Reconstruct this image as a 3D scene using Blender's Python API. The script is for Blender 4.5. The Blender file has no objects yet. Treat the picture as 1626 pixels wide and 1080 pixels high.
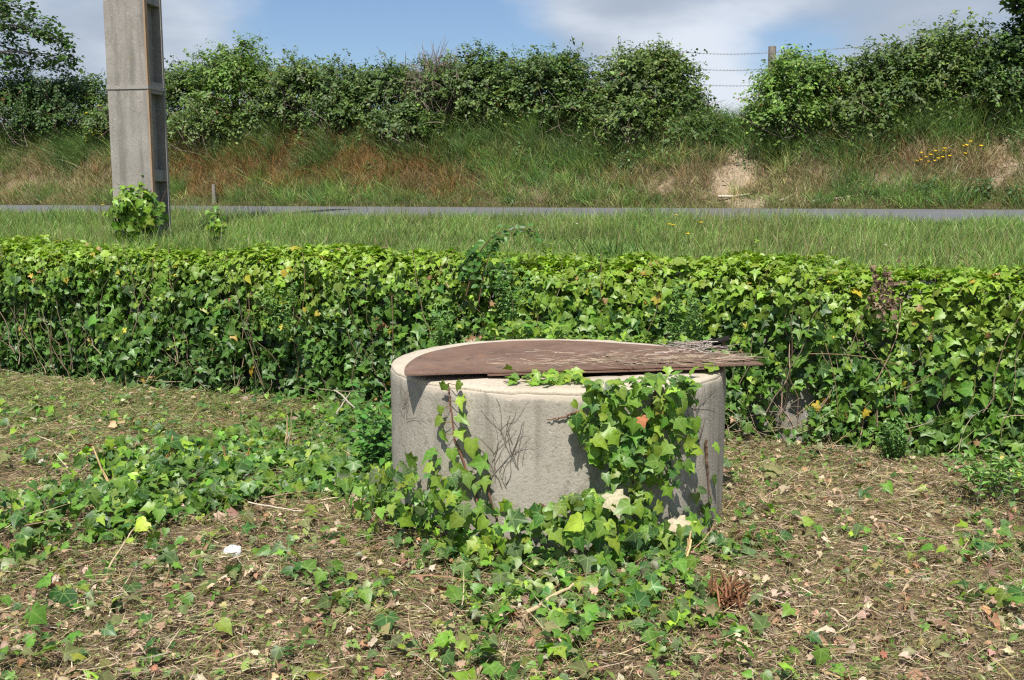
import bpy, math, numpy as np
from mathutils import Vector

C = bpy.context.scene
rng = np.random.default_rng(11)
R = math.radians

# ------------------------------------------------------------------ camera, sky, sun, exposure
EYE = 1.5
TILT = R(7.9)
FPX = 1653.0
cam_d = bpy.data.cameras.new('camera'); cam = bpy.data.objects.new('camera', cam_d)
C.collection.objects.link(cam)
cam.location = (0, 0, EYE); cam.rotation_euler = (R(90) - TILT, 0, 0)
cam_d.sensor_width = 36; cam_d.lens = 36 * FPX / 1626; cam_d.clip_start = .05; cam_d.clip_end = 5000
C.camera = cam

SUN_EL, SUN_AZ = R(57), R(-9)      # sun behind the camera, a little to the left
sd = np.array([math.sin(SUN_AZ) * math.cos(SUN_EL), -math.cos(SUN_AZ) * math.cos(SUN_EL), math.sin(SUN_EL)])
sun_d = bpy.data.lights.new('sun', 'SUN'); sun_d.energy = 4.8; sun_d.angle = R(.5); sun_d.color = (1, .95, .87)
sun = bpy.data.objects.new('sun', sun_d); C.collection.objects.link(sun)
sun.rotation_euler = Vector(sd.tolist()).to_track_quat('Z', 'Y').to_euler()

C.view_settings.view_transform = 'Standard'; C.view_settings.look = 'None'
C.view_settings.gamma = 1; C.view_settings.use_curve_mapping = False
C.view_settings.exposure = 0.45
C.cycles.use_denoising = False
C.cycles.max_bounces = 6; C.cycles.diffuse_bounces = 3; C.cycles.glossy_bounces = 2
C.cycles.transmission_bounces = 4; C.cycles.transparent_max_bounces = 4
C.cycles.sample_clamp_indirect = 4
C.cycles.pixel_filter_type = 'BLACKMAN_HARRIS'; C.cycles.filter_width = 1.25


def ray(px, py):
    dy = (np.asarray(py, float) - 540) / FPX
    dx = (np.asarray(px, float) - 813) / FPX
    return np.stack([dx + 0 * dy, math.cos(TILT) - dy * math.sin(TILT) + 0 * dx,
                     -math.sin(TILT) - dy * math.cos(TILT) + 0 * dx], -1)


def pix(P):
    P = np.asarray(P, float)
    x, y, z = P[..., 0], P[..., 1], P[..., 2] - EYE
    f = y * math.cos(TILT) - z * math.sin(TILT)
    u = y * math.sin(TILT) + z * math.cos(TILT)
    f = np.where(np.abs(f) < 1e-3, 1e-3, f)
    return 813 + FPX * x / f, 540 - FPX * u / f


# sky ------------------------------------------------
w = bpy.data.worlds.new('World'); C.world = w; w.use_nodes = True
nt = w.node_tree; nt.nodes.clear()


def N(tree, t, **k):
    n = tree.nodes.new(t)
    for a, b in k.items(): setattr(n, a, b)
    return n


def L(tree, a, b): tree.links.new(a, b)


out = N(nt, 'ShaderNodeOutputWorld'); bg = N(nt, 'ShaderNodeBackground'); bg.inputs[1].default_value = .085
sky = N(nt, 'ShaderNodeTexSky', sky_type='NISHITA', sun_disc=False, sun_elevation=SUN_EL,
        sun_rotation=math.atan2(sd[0], sd[1]), air_density=1.0, dust_density=.6, ozone_density=1.6)
geo = N(nt, 'ShaderNodeTexCoord')
mp = N(nt, 'ShaderNodeMapping'); mp.inputs['Scale'].default_value = (1, 1, 2.6)
L(nt, geo.outputs['Generated'], mp.inputs['Vector'])
n1 = N(nt, 'ShaderNodeTexNoise'); n1.inputs['Scale'].default_value = 3.2; n1.inputs['Detail'].default_value = 7; n1.inputs['Roughness'].default_value = .58
n2 = N(nt, 'ShaderNodeTexNoise'); n2.inputs['Scale'].default_value = 6.5; n2.inputs['Detail'].default_value = 6
L(nt, mp.outputs[0], n1.inputs['Vector']); L(nt, mp.outputs[0], n2.inputs['Vector'])


def vmath(op, a, b=None):
    n = N(nt, 'ShaderNodeMath', operation=op)
    for i, q in enumerate((a, b)):
        if q is None: continue
        if isinstance(q, (int, float)): n.inputs[i].default_value = q
        else: L(nt, q, n.inputs[i])
    return n.outputs[0]


def lobe(px, py, rad, sx=1.0):
    d = ray(px, py); d = d / np.linalg.norm(d)
    s = N(nt, 'ShaderNodeVectorMath', operation='SUBTRACT'); L(nt, geo.outputs['Generated'], s.inputs[0]); s.inputs[1].default_value = d.tolist()
    m = N(nt, 'ShaderNodeVectorMath', operation='MULTIPLY'); L(nt, s.outputs[0], m.inputs[0]); m.inputs[1].default_value = (1 / sx, 1 / sx, 1)
    l = N(nt, 'ShaderNodeVectorMath', operation='LENGTH'); L(nt, m.outputs[0], l.inputs[0])
    r = N(nt, 'ShaderNodeMapRange', interpolation_type='SMOOTHSTEP'); L(nt, l.outputs[1], r.inputs[0])
    r.inputs[1].default_value = 0; r.inputs[2].default_value = rad; r.inputs[3].default_value = 1; r.inputs[4].default_value = 0
    return r.outputs[0]


cov = vmath('MULTIPLY_ADD', n1.outputs['Fac'], 1.5); nt.nodes[-1].inputs[2].default_value = -.28
for (a, b, rr, sx, amt) in ((600, 30, .13, 2.0, -.62), (760, 60, .07, 1.6, -.3), (1240, 110, .06, 1.7, -.40), (1180, 65, .05, 2.5, -.15),
                            (900, 40, .10, 1.5, .12), (1160, 130, .10, 1.1, .34), (340, 40, .17, 1.2, .42), (1400, 30, .2, 2, .32), (130, 90, .15, 1.0, .2)):
    cov = vmath('ADD', cov, vmath('MULTIPLY', lobe(a, b, rr, sx), amt))
cr = N(nt, 'ShaderNodeMapRange', interpolation_type='SMOOTHSTEP'); L(nt, cov, cr.inputs[0])
cr.inputs[1].default_value = .24; cr.inputs[2].default_value = .74; cr.inputs[3].default_value = .0; cr.inputs[4].default_value = .96
wr = N(nt, 'ShaderNodeMapRange', interpolation_type='SMOOTHSTEP')
wsum = vmath('ADD', n2.outputs['Fac'], vmath('MULTIPLY', lobe(1150, 140, .12, 1.2), .35))
wsum = vmath('ADD', wsum, vmath('MULTIPLY', lobe(420, 30, .1, 1.2), .15))
L(nt, wsum, wr.inputs[0]); wr.inputs[1].default_value = .36; wr.inputs[2].default_value = .82
cc = N(nt, 'ShaderNodeMix', data_type='RGBA'); L(nt, wr.outputs[0], cc.inputs[0])
cc.inputs[6].default_value = (3.7, 4.3, 5.2, 1); cc.inputs[7].default_value = (6.7, 7.2, 8.0, 1)
tint = N(nt, 'ShaderNodeMix', data_type='RGBA', blend_type='MULTIPLY'); tint.inputs[0].default_value = 1
L(nt, sky.outputs[0], tint.inputs[6]); tint.inputs[7].default_value = (.80, .88, 1.0, 1)
mx = N(nt, 'ShaderNodeMix', data_type='RGBA'); L(nt, cr.outputs[0], mx.inputs[0]); L(nt, tint.outputs[2], mx.inputs[6]); L(nt, cc.outputs[2], mx.inputs[7])
L(nt, mx.outputs[2], bg.inputs[0]); L(nt, bg.outputs[0], out.inputs[0])

# ------------------------------------------------------------------ frame of the wall: u along it (to the right), v away from it
A = R(22.4)
T = np.array([math.cos(A), -math.sin(A)]); NV = np.array([math.sin(A), math.cos(A)])
V0 = NV @ np.array([2.84, 5.61])


def uv(x, y): return T[0] * x + T[1] * y, NV[0] * x + NV[1] * y - V0
def xy(u, v): return T[0] * u + NV[0] * (v + V0), T[1] * u + NV[1] * (v + V0)


def PV(px, py, v):
    d = ray(px, py); s = (v + V0) / (d[..., 0] * NV[0] + d[..., 1] * NV[1])
    return d * s[..., None] + np.array([0, 0, EYE])


def PZ(px, py, z):
    d = ray(px, py); s = (z - EYE) / d[..., 2]
    return d * s[..., None] + np.array([0, 0, EYE])


def PY(px, py, y):
    d = ray(px, py); s = y / d[..., 1]
    return d * s[..., None] + np.array([0, 0, EYE])


_lat = np.random.default_rng(5).random((256, 256))


def vn(x, y, f=1.0, o=0):
    x = np.asarray(x) * f + 37.7 * o + 500.3; y = np.asarray(y) * f + 91.3 * o + 500.7
    xi = np.floor(x).astype(int); yi = np.floor(y).astype(int); a = x - xi; b = y - yi
    a = a * a * (3 - 2 * a); b = b * b * (3 - 2 * b)
    g = lambda i, j: _lat[i % 256, j % 256]
    return (g(xi, yi) * (1 - a) + g(xi + 1, yi) * a) * (1 - b) + (g(xi, yi + 1) * (1 - a) + g(xi + 1, yi + 1) * a) * b


def fbm(x, y, f=1.0, o=0): return (vn(x, y, f, o) * .5 + vn(x, y, f * 2.1, o + 1) * .3 + vn(x, y, f * 4.3, o + 2) * .2)


_p = PV(1152, 165, 10.6); DIP_U = uv(_p[0], _p[1])[0]
ROAD0, ROAD1 = 3.9, 8.55
_pv = [-700, -5, -2, 0, .40, .41, .6, 1.2, 2.4, 3.7, 3.9, 8.55, 8.7, 9.0, 9.5, 10.0, 10.5, 10.9, 11.5, 14, 30, 700]
_pz = [.0, .0, .02, .0, .0, .98, 1.0, 1.03, 1.11, 1.235, 1.255, 1.315, 1.335, 1.50, 1.98, 2.42, 2.72, 2.82, 2.80, 2.7, 2.6, 2.4]


def H(x, y):
    u, v = uv(x, y)
    z = np.interp(v, _pv, _pz)
    low = np.clip(-v / .3, 0, 1)
    z = z + low * ((fbm(x, y, 1.2) - .5) * .10 + (fbm(x, y, 4.5, 3) - .5) * .11) * (np.abs(v) < 40)
    bk = np.clip((v - 8.8) / .5, 0, 1) * np.clip((13 - v) / 1.5, 0, 1)
    z = z - .30 * np.exp(-((u - DIP_U) / .55) ** 2) * np.clip((v - 9.6) / .8, 0, 1) * (v < 40)
    z = z + bk * ((fbm(u, v, .55, 7) - .5) * .55 + (fbm(u, v, 2.0, 9) - .5) * .34)
    vg = np.clip((v - .4) / .4, 0, 1) * np.clip((3.7 - v) / .4, 0, 1)
    z = z + vg * (fbm(u, v, 1.5, 4) - .5) * .05
    return z


# ------------------------------------------------------------------ mesh helpers
def build(name, V, F, mat, parent=None, col=None, smooth=True, loc=None):
    V = np.asarray(V, np.float32); F = np.asarray(F, np.int32)
    if loc is not None: V = V - np.asarray(loc, np.float32)
    me = bpy.data.meshes.new(name)
    me.vertices.add(len(V)); me.vertices.foreach_set('co', V.ravel())
    k = F.shape[1]
    me.loops.add(F.size); me.loops.foreach_set('vertex_index', F.ravel())
    me.polygons.add(len(F)); me.polygons.foreach_set('loop_start', np.arange(0, F.size, k, dtype=np.int32))
    me.update(calc_edges=True)
    me.polygons.foreach_set('use_smooth', np.full(len(F), smooth))
    if col is not None:
        a = me.color_attributes.new('Col', 'FLOAT_COLOR', 'POINT')
        c4 = np.ones((len(V), 4), np.float32); c4[:, :np.shape(col)[-1]] = col
        a.data.foreach_set('color', c4.ravel())
    me.materials.append(mat)
    o = bpy.data.objects.new(name, me); C.collection.objects.link(o)
    if loc is not None and parent is None: o.location = loc
    if parent is not None: o.parent = parent
    return o


def tag(o, label=None, cat=None, group=None, kind=None):
    if label: o['label'] = label
    if cat: o['category'] = cat
    if group: o['group'] = group
    if kind: o['kind'] = kind
    return o


def thing(name, label, cat, group=None, loc=(0, 0, 0)):
    o = bpy.data.objects.new(name, None); C.collection.objects.link(o); o.empty_display_size = .1
    o.location = loc
    return tag(o, label, cat, group)


class MB:
    def __init__(s): s.V = []; s.F = []; s.C = []; s.n = 0
    def add(s, V, F, col=None):
        V = np.asarray(V, float); F = np.asarray(F, int)
        if F.shape[1] == 4: F = np.concatenate([F[:, [0, 1, 2]], F[:, [0, 2, 3]]])
        s.V.append(V); s.F.append(F + s.n); s.n += len(V)
        c = np.zeros((len(V), 3)) + (np.array(col) if col is not None else np.array([.5, .5, .5]))
        s.C.append(c); return s
    def tube(s, pts, r, col=(.2, .15, .1), n=5, cap=True):
        P = np.asarray(pts, float); m = len(P); rr = np.broadcast_to(np.asarray(r, float), (m,))
        d = np.gradient(P, axis=0); d /= np.linalg.norm(d, axis=1)[:, None] + 1e-9
        ref = np.array([0.3, .2, 1.0]) if abs(d[0, 2]) < .9 else np.array([1., .2, 0])
        a = np.cross(d, ref); a /= np.linalg.norm(a, axis=1)[:, None] + 1e-9; b = np.cross(d, a)
        th = np.arange(n) * 2 * math.pi / n
        V = P[:, None] + (np.cos(th)[None, :, None] * a[:, None] + np.sin(th)[None, :, None] * b[:, None]) * rr[:, None, None]
        i = np.arange(m - 1)[:, None] * n; j = np.arange(n)[None]; jn = (j + 1) % n
        Q = np.stack([i + j, i + jn, i + n + jn, i + n + j], -1).reshape(-1, 4)
        V = V.reshape(-1, 3); s.add(V, Q, col)
        if cap and n >= 4:
            e = (m - 1) * n
            s.add(np.concatenate([V[:n], V[e:e + n], P[:1], P[-1:]]),
                  [[k, 2 * n, (k + 1) % n] for k in range(n)] + [[n + (k + 1) % n, 2 * n + 1, n + k] for k in range(n)], col)
        return s
    def box(s, c, ax, h, col=None):
        c = np.asarray(c, float); ax = np.asarray(ax, float)
        sg = np.array([[-1, -1, -1], [1, -1, -1], [1, 1, -1], [-1, 1, -1], [-1, -1, 1], [1, -1, 1], [1, 1, 1], [-1, 1, 1]])
        V = c + (sg * np.asarray(h)) @ ax
        return s.add(V, [[0, 3, 2, 1], [4, 5, 6, 7], [0, 1, 5, 4], [1, 2, 6, 5], [2, 3, 7, 6], [3, 0, 4, 7]], col)
    def build(s, name, mat, parent=None, smooth=True, loc=None):
        return build(name, np.concatenate(s.V), np.concatenate(s.F), mat, parent, np.concatenate(s.C), smooth, loc)


def nrm(a): return a / (np.linalg.norm(a, axis=-1, keepdims=True) + 1e-9)


# leaf templates: (verts, tris, shade multiplier per vertex)
_half = np.array([[0, 3, 4], [0, 4, 5], [0, 5, 6], [0, 6, 7], [0, 7, 1], [1, 7, 2]])
IVF = np.concatenate([_half, np.where(_half >= 3, _half + 5, _half)[:, ::-1]])


def ivy_t(h, fold=.34, droop=.5, lobe=.14):
    q = np.array([(0, 0), (0, .38), (0, 1.02)] + list(h) + [(-a, b) for a, b in h]); q = np.concatenate([q, np.zeros((13, 1))], 1); q[:, 1] -= .3
    q[:, 2] = fold * np.abs(q[:, 0]) - droop * np.clip(q[:, 1], 0, 1) ** 2; q[[4, 6, 9, 11], 2] -= lobe; return q


IVV = ivy_t([(.20, -.15), (.47, -.09), (.37, .13), (.60, .34), (.29, .53)])
IV2 = ivy_t([(.22, -.13), (.43, -.04), (.43, .14), (.49, .33), (.30, .58)], .30, .6, .12)
IV3 = ivy_t([(.18, -.15), (.48, -.12), (.30, .14), (.64, .36), (.22, .50)], .42, .4, .16)
IVS = np.array([1.15, 1.08, .94] + [.96, .92, 1.0, .90, .98] * 2)
IVA = np.array([0., 0, 0] + [1, 0, 1, 0, 1] * 2)     # how far a point of the leaf is from its veins
OV = np.array([(0, 0, 0), (.30, .30, .10), (.26, .66, .08), (0, 1, -.12), (-.26, .66, .08), (-.30, .30, .10), (0, .5, 0)])
OVF = np.array([[0, 1, 6], [1, 2, 6], [2, 3, 6], [3, 4, 6], [4, 5, 6], [5, 0, 6]]); OVS = np.array([1.15, .95, .95, .9, .95, .95, 1.15])
DI = np.array([(0, 0, 0), (.27, .42, .09), (0, 1, -.06), (-.27, .42, .09)]); DIF = np.array([[0, 1, 2], [0, 2, 3]]); DIS = np.array([1.1, .95, .95, 1.0])


def leaves(tmpl, P, nor, tip, size, col, squash=None):
    TV, TF, TS = tmpl
    P = np.asarray(P, float); n = nrm(np.asarray(nor, float)); y = np.asarray(tip, float)
    y = nrm(y - (y * n).sum(1)[:, None] * n); x = np.cross(y, n)
    q = TV[None] * np.asarray(size, float)[:, None, None]
    if squash is not None: q = q * np.stack([squash, np.ones_like(squash), np.ones_like(squash)], -1)[:, None, :]
    V = P[:, None] + q[..., :1] * x[:, None] + q[..., 1:2] * y[:, None] + q[..., 2:] * n[:, None]
    k = len(TV); F = (TF[None] + (np.arange(len(P)) * k)[:, None, None]).reshape(-1, 3)
    Cc = np.clip(np.asarray(col)[:, None] * TS[None, :, None], 0, 1)
    if TF is IVF: Cc = np.concatenate([Cc, np.broadcast_to(IVA[None, :, None], Cc.shape[:2] + (1,))], -1)
    return V.reshape(-1, 3), F, Cc.reshape(-1, Cc.shape[-1])


def blades(P, D, Cv, Ln, W, c0, c1, up=None, segs=3):
    """curved tapering strips"""
    P = np.asarray(P, float); D = nrm(np.asarray(D, float)); n = len(P)
    rnd = rng.normal(size=(n, 3)) if up is None else up
    S = nrm(np.cross(D, rnd))
    t = np.linspace(0, 1, segs + 1); wt = np.array([.8, 1, .7, 0]) if segs == 3 else np.array([.9, 1, 0])
    Ctr = P[:, None] + (D[:, None] * t[None, :, None] + Cv[:, None] * (t ** 2)[None, :, None]) * np.asarray(Ln)[:, None, None]
    off = S[:, None] * (np.asarray(W)[:, None] * wt[None] / 2)[..., None]
    Lf = (Ctr - off)[:, :-1]; Rt = (Ctr + off)[:, :-1]
    V = np.concatenate([np.stack([Lf, Rt], 2).reshape(n, -1, 3), Ctr[:, -1:]], 1)
    k = 2 * segs + 1; F = []
    for i in range(segs - 1): F += [[2 * i, 2 * i + 1, 2 * i + 3], [2 * i, 2 * i + 3, 2 * i + 2]]
    F += [[2 * segs - 2, 2 * segs - 1, 2 * segs]]
    F = (np.array(F)[None] + (np.arange(n) * k)[:, None, None]).reshape(-1, 3)
    tt = np.concatenate([np.repeat(t[:-1], 2), [1.0]])
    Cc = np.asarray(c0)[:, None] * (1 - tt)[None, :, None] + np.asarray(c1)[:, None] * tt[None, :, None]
    return V.reshape(-1, 3), F, Cc.reshape(-1, 3)


def cat(parts):
    V, F, Cc, n = [], [], [], 0
    for v, f, c in parts:
        V.append(v); F.append(f + n); Cc.append(c); n += len(v)
    return np.concatenate(V), np.concatenate(F), np.concatenate(Cc)


def jit(base, n, s=.2, hue=.12):
    b = np.asarray(base, float); b = np.broadcast_to(b, (n, 3))
    return np.clip(b * np.exp(rng.normal(0, s, (n, 1))) * np.exp(rng.normal(0, hue, (n, 3))), .002, .9)


def pick(pal, wts, n):
    wts = np.asarray(wts, float); return np.array(pal)[rng.choice(len(pal), n, p=wts / wts.sum())]


def inpoly(px, py, poly):
    p = np.asarray(poly, float); ins = np.zeros(np.shape(px), bool); j = len(p) - 1
    for i in range(len(p)):
        c = ((p[i, 1] > py) != (p[j, 1] > py)) & (px < (p[j, 0] - p[i, 0]) * (py - p[i, 1]) / (p[j, 1] - p[i, 1] + 1e-12) + p[i, 0])
        ins ^= c; j = i
    return ins


def gs(px, py, cx, cy, rx, ry=None): return np.exp(-((px - cx) / rx) ** 2 - ((py - cy) / (ry or rx)) ** 2)


# ------------------------------------------------------------------ materials
def M(name):
    m = bpy.data.materials.new(name); m.use_nodes = True; t = m.node_tree; t.nodes.clear()
    o = N(t, 'ShaderNodeOutputMaterial'); b = N(t, 'ShaderNodeBsdfPrincipled'); L(t, b.outputs[0], o.inputs[0])
    return m, t, b, o


def foliage(name, rough=.45, spec=.5, tr=.28, trc=(1.25, 1.3, .55), vein=False):
    m, t, b, o = M(name)
    a = N(t, 'ShaderNodeVertexColor', layer_name='Col')
    ge = N(t, 'ShaderNodeNewGeometry')
    nz = N(t, 'ShaderNodeTexNoise'); nz.inputs['Scale'].default_value = 90; nz.inputs['Detail'].default_value = 3
    L(t, ge.outputs['Position'], nz.inputs['Vector'])
    mr = N(t, 'ShaderNodeMapRange'); L(t, nz.outputs['Fac'], mr.inputs[0]); mr.inputs[1].default_value = .3; mr.inputs[2].default_value = .7; mr.inputs[3].default_value = .82; mr.inputs[4].default_value = 1.18
    mu = N(t, 'ShaderNodeVectorMath', operation='SCALE'); L(t, a.outputs[0], mu.inputs[0]); L(t, mr.outputs[0], mu.inputs['Scale'])
    if vein:
        vr = N(t, 'ShaderNodeMapRange'); L(t, a.outputs['Alpha'], vr.inputs[0]); vr.inputs[1].default_value = .02; vr.inputs[2].default_value = .13; vr.inputs[3].default_value = .55; vr.inputs[4].default_value = 0
        mm = N(t, 'ShaderNodeMix', data_type='RGBA'); L(t, vr.outputs[0], mm.inputs[0]); L(t, mu.outputs[0], mm.inputs[6]); mm.inputs[7].default_value = (.30, .40, .14, 1); mu = mm
        L(t, mm.outputs[2], b.inputs['Base Color'])
    else: L(t, mu.outputs[0], b.inputs['Base Color'])
    b.inputs['Roughness'].default_value = rough
    b.inputs['Specular IOR Level'].default_value = spec
    if tr:
        tl = N(t, 'ShaderNodeBsdfTranslucent'); vm = N(t, 'ShaderNodeVectorMath', operation='MULTIPLY')
        L(t, mu.outputs[2] if vein else mu.outputs[0], vm.inputs[0]); vm.inputs[1].default_value = trc; L(t, vm.outputs[0], tl.inputs[0])
        mi = N(t, 'ShaderNodeMixShader'); mi.inputs[0].default_value = tr
        L(t, b.outputs[0], mi.inputs[1]); L(t, tl.outputs[0], mi.inputs[2]); L(t, mi.outputs[0], o.inputs[0])
    return m


M_ivy = foliage('ivy_leaf', .42, .42, .28, (1.15, 1.35, .35), True)
M_bush = foliage('bush_leaf', .5, .4, .25)
M_grass = foliage('grass_blade', .5, .35, .3, (1.15, 1.15, .7))
M_dry = foliage('dry_plant', .8, .15, .15, (1.1, 1, .8))
M_bark = foliage('bark', .9, .2, 0)
M_petal = foliage('petal', .6, .2, .2, (1, 1, .6))


def ramp(t, src, stops):
    r = N(t, 'ShaderNodeValToRGB'); L(t, src, r.inputs[0]); e = r.color_ramp.elements
    while len(e) < len(stops): e.new(.5)
    for i, (p, c) in enumerate(stops): e[i].position = p; e[i].color = (*c, 1)
    return r.outputs[0]


def noise(t, vec, scale, detail=5, rough=.55):
    n = N(t, 'ShaderNodeTexNoise'); n.inputs['Scale'].default_value = scale; n.inputs['Detail'].default_value = detail; n.inputs['Roughness'].default_value = rough
    L(t, vec, n.inputs['Vector']); return n.outputs['Fac']


def mixc(t, fac, a, b, bt='MIX'):
    m = N(t, 'ShaderNodeMix', data_type='RGBA', blend_type=bt)
    for i, q in ((0, fac), (6, a), (7, b)):
        if isinstance(q, (int, float)): m.inputs[i].default_value = q
        elif isinstance(q, tuple): m.inputs[i].default_value = (*q, 1)
        else: L(t, q, m.inputs[i])
    return m.outputs[2]


def bump(t, b, src, strength, dist):
    n = N(t, 'ShaderNodeBump'); n.inputs['Strength'].default_value = strength; n.inputs['Distance'].default_value = dist
    L(t, src, n.inputs['Height']); L(t, n.outputs[0], b.inputs['Normal'])


def concrete(name, c0, c1, speck, pale, sc=1.0, streak=True, lip=None, bs=.45):
    m, t, b, o = M(name); tc = N(t, 'ShaderNodeTexCoord'); v = tc.outputs['Object']
    big = noise(t, v, 3.2 * sc, 6, .62)
    c = ramp(t, big, [(.30, c0), (.70, c1)])
    fine = noise(t, v, 85 * sc, 4, .7)
    c = mixc(t, ramp(t, fine, [(.34, (1, 1, 1)), (.48, (0, 0, 0))]), c, speck)
    f2 = noise(t, v, 46 * sc, 2, .5)
    c = mixc(t, ramp(t, f2, [(.66, (0, 0, 0)), (.71, (1, 1, 1))]), c, pale)
    if streak:
        mp = N(t, 'ShaderNodeMapping'); mp.inputs['Scale'].default_value = (9, 9, .7); L(t, v, mp.inputs[0])
        st = noise(t, mp.outputs[0], 1.3, 5, .6)
        c = mixc(t, ramp(t, st, [(.48, (0, 0, 0)), (.68, (.75, .75, .75))]), c, tuple(x * .62 for x in c0))
        vo = N(t, 'ShaderNodeTexVoronoi', feature='DISTANCE_TO_EDGE'); vo.inputs['Scale'].default_value = 1.7 * sc
        dv = N(t, 'ShaderNodeVectorMath', operation='ADD'); nv_ = N(t, 'ShaderNodeTexNoise'); nv_.inputs['Scale'].default_value = 4; nv_.inputs['Detail'].default_value = 6; L(t, v, nv_.inputs['Vector'])
        L(t, v, dv.inputs[0]); L(t, nv_.outputs['Color'], dv.inputs[1]); L(t, dv.outputs[0], vo.inputs['Vector'])
        ck = ramp(t, vo.outputs['Distance'], [(0, (.6, .6, .6)), (.007, (0, 0, 0))]); c = mixc(t, ck, c, tuple(x * .45 for x in c0))
        ls = noise(t, v, 12, 6, .7)
        c = mixc(t, ramp(t, ls, [(.57, (0, 0, 0)), (.68, (.6, .6, .6))]), c, (.20, .19, .13))
    if lip:
        sx = N(t, 'ShaderNodeSeparateXYZ'); L(t, v, sx.inputs[0]); wv = noise(t, v, 5, 5, .6); ma = N(t, 'ShaderNodeMath', operation='MULTIPLY_ADD'); L(t, wv, ma.inputs[0]); ma.inputs[1].default_value = .13; L(t, sx.outputs[2], ma.inputs[2])
        c = mixc(t, ramp(t, ma.outputs[0], [(lip[0], (0, 0, 0)), (lip[0] + .012, (.85, .85, .85))]), c, lip[1])
    L(t, c, b.inputs['Base Color']); b.inputs['Roughness'].default_value = .92; b.inputs['Specular IOR Level'].default_value = .2
    ad = N(t, 'ShaderNodeMath', operation='ADD'); L(t, fine, ad.inputs[0]); L(t, big, ad.inputs[1])
    bump(t, b, ad.outputs[0], bs, .009); return m


M_well = concrete('well_concrete', (.33, .30, .245), (.43, .395, .33), (.28, .25, .205), (.48, .445, .38), lip=(.755, (.50, .44, .35)), bs=.45)
M_rim = concrete('rim_mortar', (.44, .38, .29), (.56, .49, .39), (.36, .31, .24), (.62, .56, .46), 1.0, False)
M_pole = concrete('pole_concrete', (.245, .228, .205), (.335, .315, .285), (.205, .19, .17), (.42, .40, .365), 1.0, True, bs=.3)
M_band = concrete('pole_joint', (.25, .235, .215), (.33, .315, .29), (.21, .195, .175), (.5, .47, .43), 1.0, False)
M_wall = concrete('wall_block', (.24, .23, .20), (.36, .35, .31), (.16, .15, .13), (.48, .46, .42), 1.0)


def simple(name, c0, c1, sc, rough=.8, metal=0, bd=.004, bs=.5, spec=.3):
    m, t, b, o = M(name); tc = N(t, 'ShaderNodeTexCoord'); nz = noise(t, tc.outputs['Object'], sc, 6, .65)
    L(t, ramp(t, nz, [(.3, c0), (.7, c1)]), b.inputs['Base Color']); b.inputs['Roughness'].default_value = rough; b.inputs['Metallic'].default_value = metal
    b.inputs['Specular IOR Level'].default_value = spec
    bump(t, b, nz, bs, bd); return m


M_stain = simple('rust_stain', (.30, .19, .11), (.36, .27, .19), 5, .9)
M_post = simple('weathered_wood', (.14, .12, .10), (.30, .27, .23), 30, .9)
M_wire = simple('wire', (.18, .17, .17), (.28, .26, .25), 20, .6, .5)
M_black = simple('black_scrap', (.012, .011, .010), (.03, .025, .022), 30, .95, 0, .004, .3, .1)
M_plastic = simple('white_plastic', (.62, .66, .72), (.85, .87, .9), 30, .35, 0, .006, .8)

# rusty sheet
M_rust, t, b, o = M('rusty_steel'); tc = N(t, 'ShaderNodeTexCoord')
r1 = noise(t, tc.outputs['Object'], 3.0, 7, .65); r2 = noise(t, tc.outputs['Object'], 70, 4, .7); r3 = noise(t, tc.outputs['Object'], 6.3, 5, .6)
c = ramp(t, r1, [(.28, (.092, .058, .043)), (.50, (.172, .102, .070)), (.72, (.24, .158, .118))])
c = mixc(t, ramp(t, r3, [(.50, (0, 0, 0)), (.66, (.8, .8, .8))]), c, (.150, .108, .080))
c = mixc(t, ramp(t, r2, [(.56, (0, 0, 0)), (.70, (.6, .6, .6))]), c, (.055, .028, .020))
r4 = noise(t, tc.outputs['Object'], 9, 8, .75); c = mixc(t, ramp(t, r4, [(.56, (0, 0, 0)), (.64, (.7, .7, .7))]), c, (.26, .135, .070)); r5 = noise(t, tc.outputs['Object'], 16, 6, .7); c = mixc(t, ramp(t, r5, [(.60, (0, 0, 0)), (.66, (.8, .8, .8))]), c, (.060, .042, .036))
L(t, c, b.inputs['Base Color']); b.inputs['Roughness'].default_value = .78; b.inputs['Specular IOR Level'].default_value = .35
bump(t, b, r5, .6, .004)

# asphalt
M_road, t, b, o = M('asphalt'); ge = N(t, 'ShaderNodeNewGeometry')
a1 = noise(t, ge.outputs['Position'], .8, 5); a2 = noise(t, ge.outputs['Position'], 120, 3, .7)
c = mixc(t, a2, ramp(t, a1, [(.3, (.075, .077, .085)), (.7, (.105, .108, .118))]), (.17, .17, .18))
L(t, c, b.inputs['Base Color']); b.inputs['Roughness'].default_value = .75; bump(t, b, a2, .6, .006)

# earth
M_earth, t, b, o = M('earth'); ge = N(t, 'ShaderNodeNewGeometry'); at = N(t, 'ShaderNodeVertexColor', layer_name='Col')
e1 = noise(t, ge.outputs['Position'], 22, 7, .7); e2 = noise(t, ge.outputs['Position'], 4, 5, .6)
c = mixc(t, 1.0, at.outputs[0], ramp(t, e1, [(.3, (.5, .48, .46)), (.7, (1.35, 1.3, 1.25))]), 'MULTIPLY')
c = mixc(t, 1.0, c, ramp(t, e2, [(.3, (.75, .75, .75)), (.7, (1.2, 1.2, 1.2))]), 'MULTIPLY')
L(t, c, b.inputs['Base Color']); b.inputs['Roughness'].default_value = 1; b.inputs['Specular IOR Level'].default_value = .1
bump(t, b, e1, .8, .03)


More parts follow.
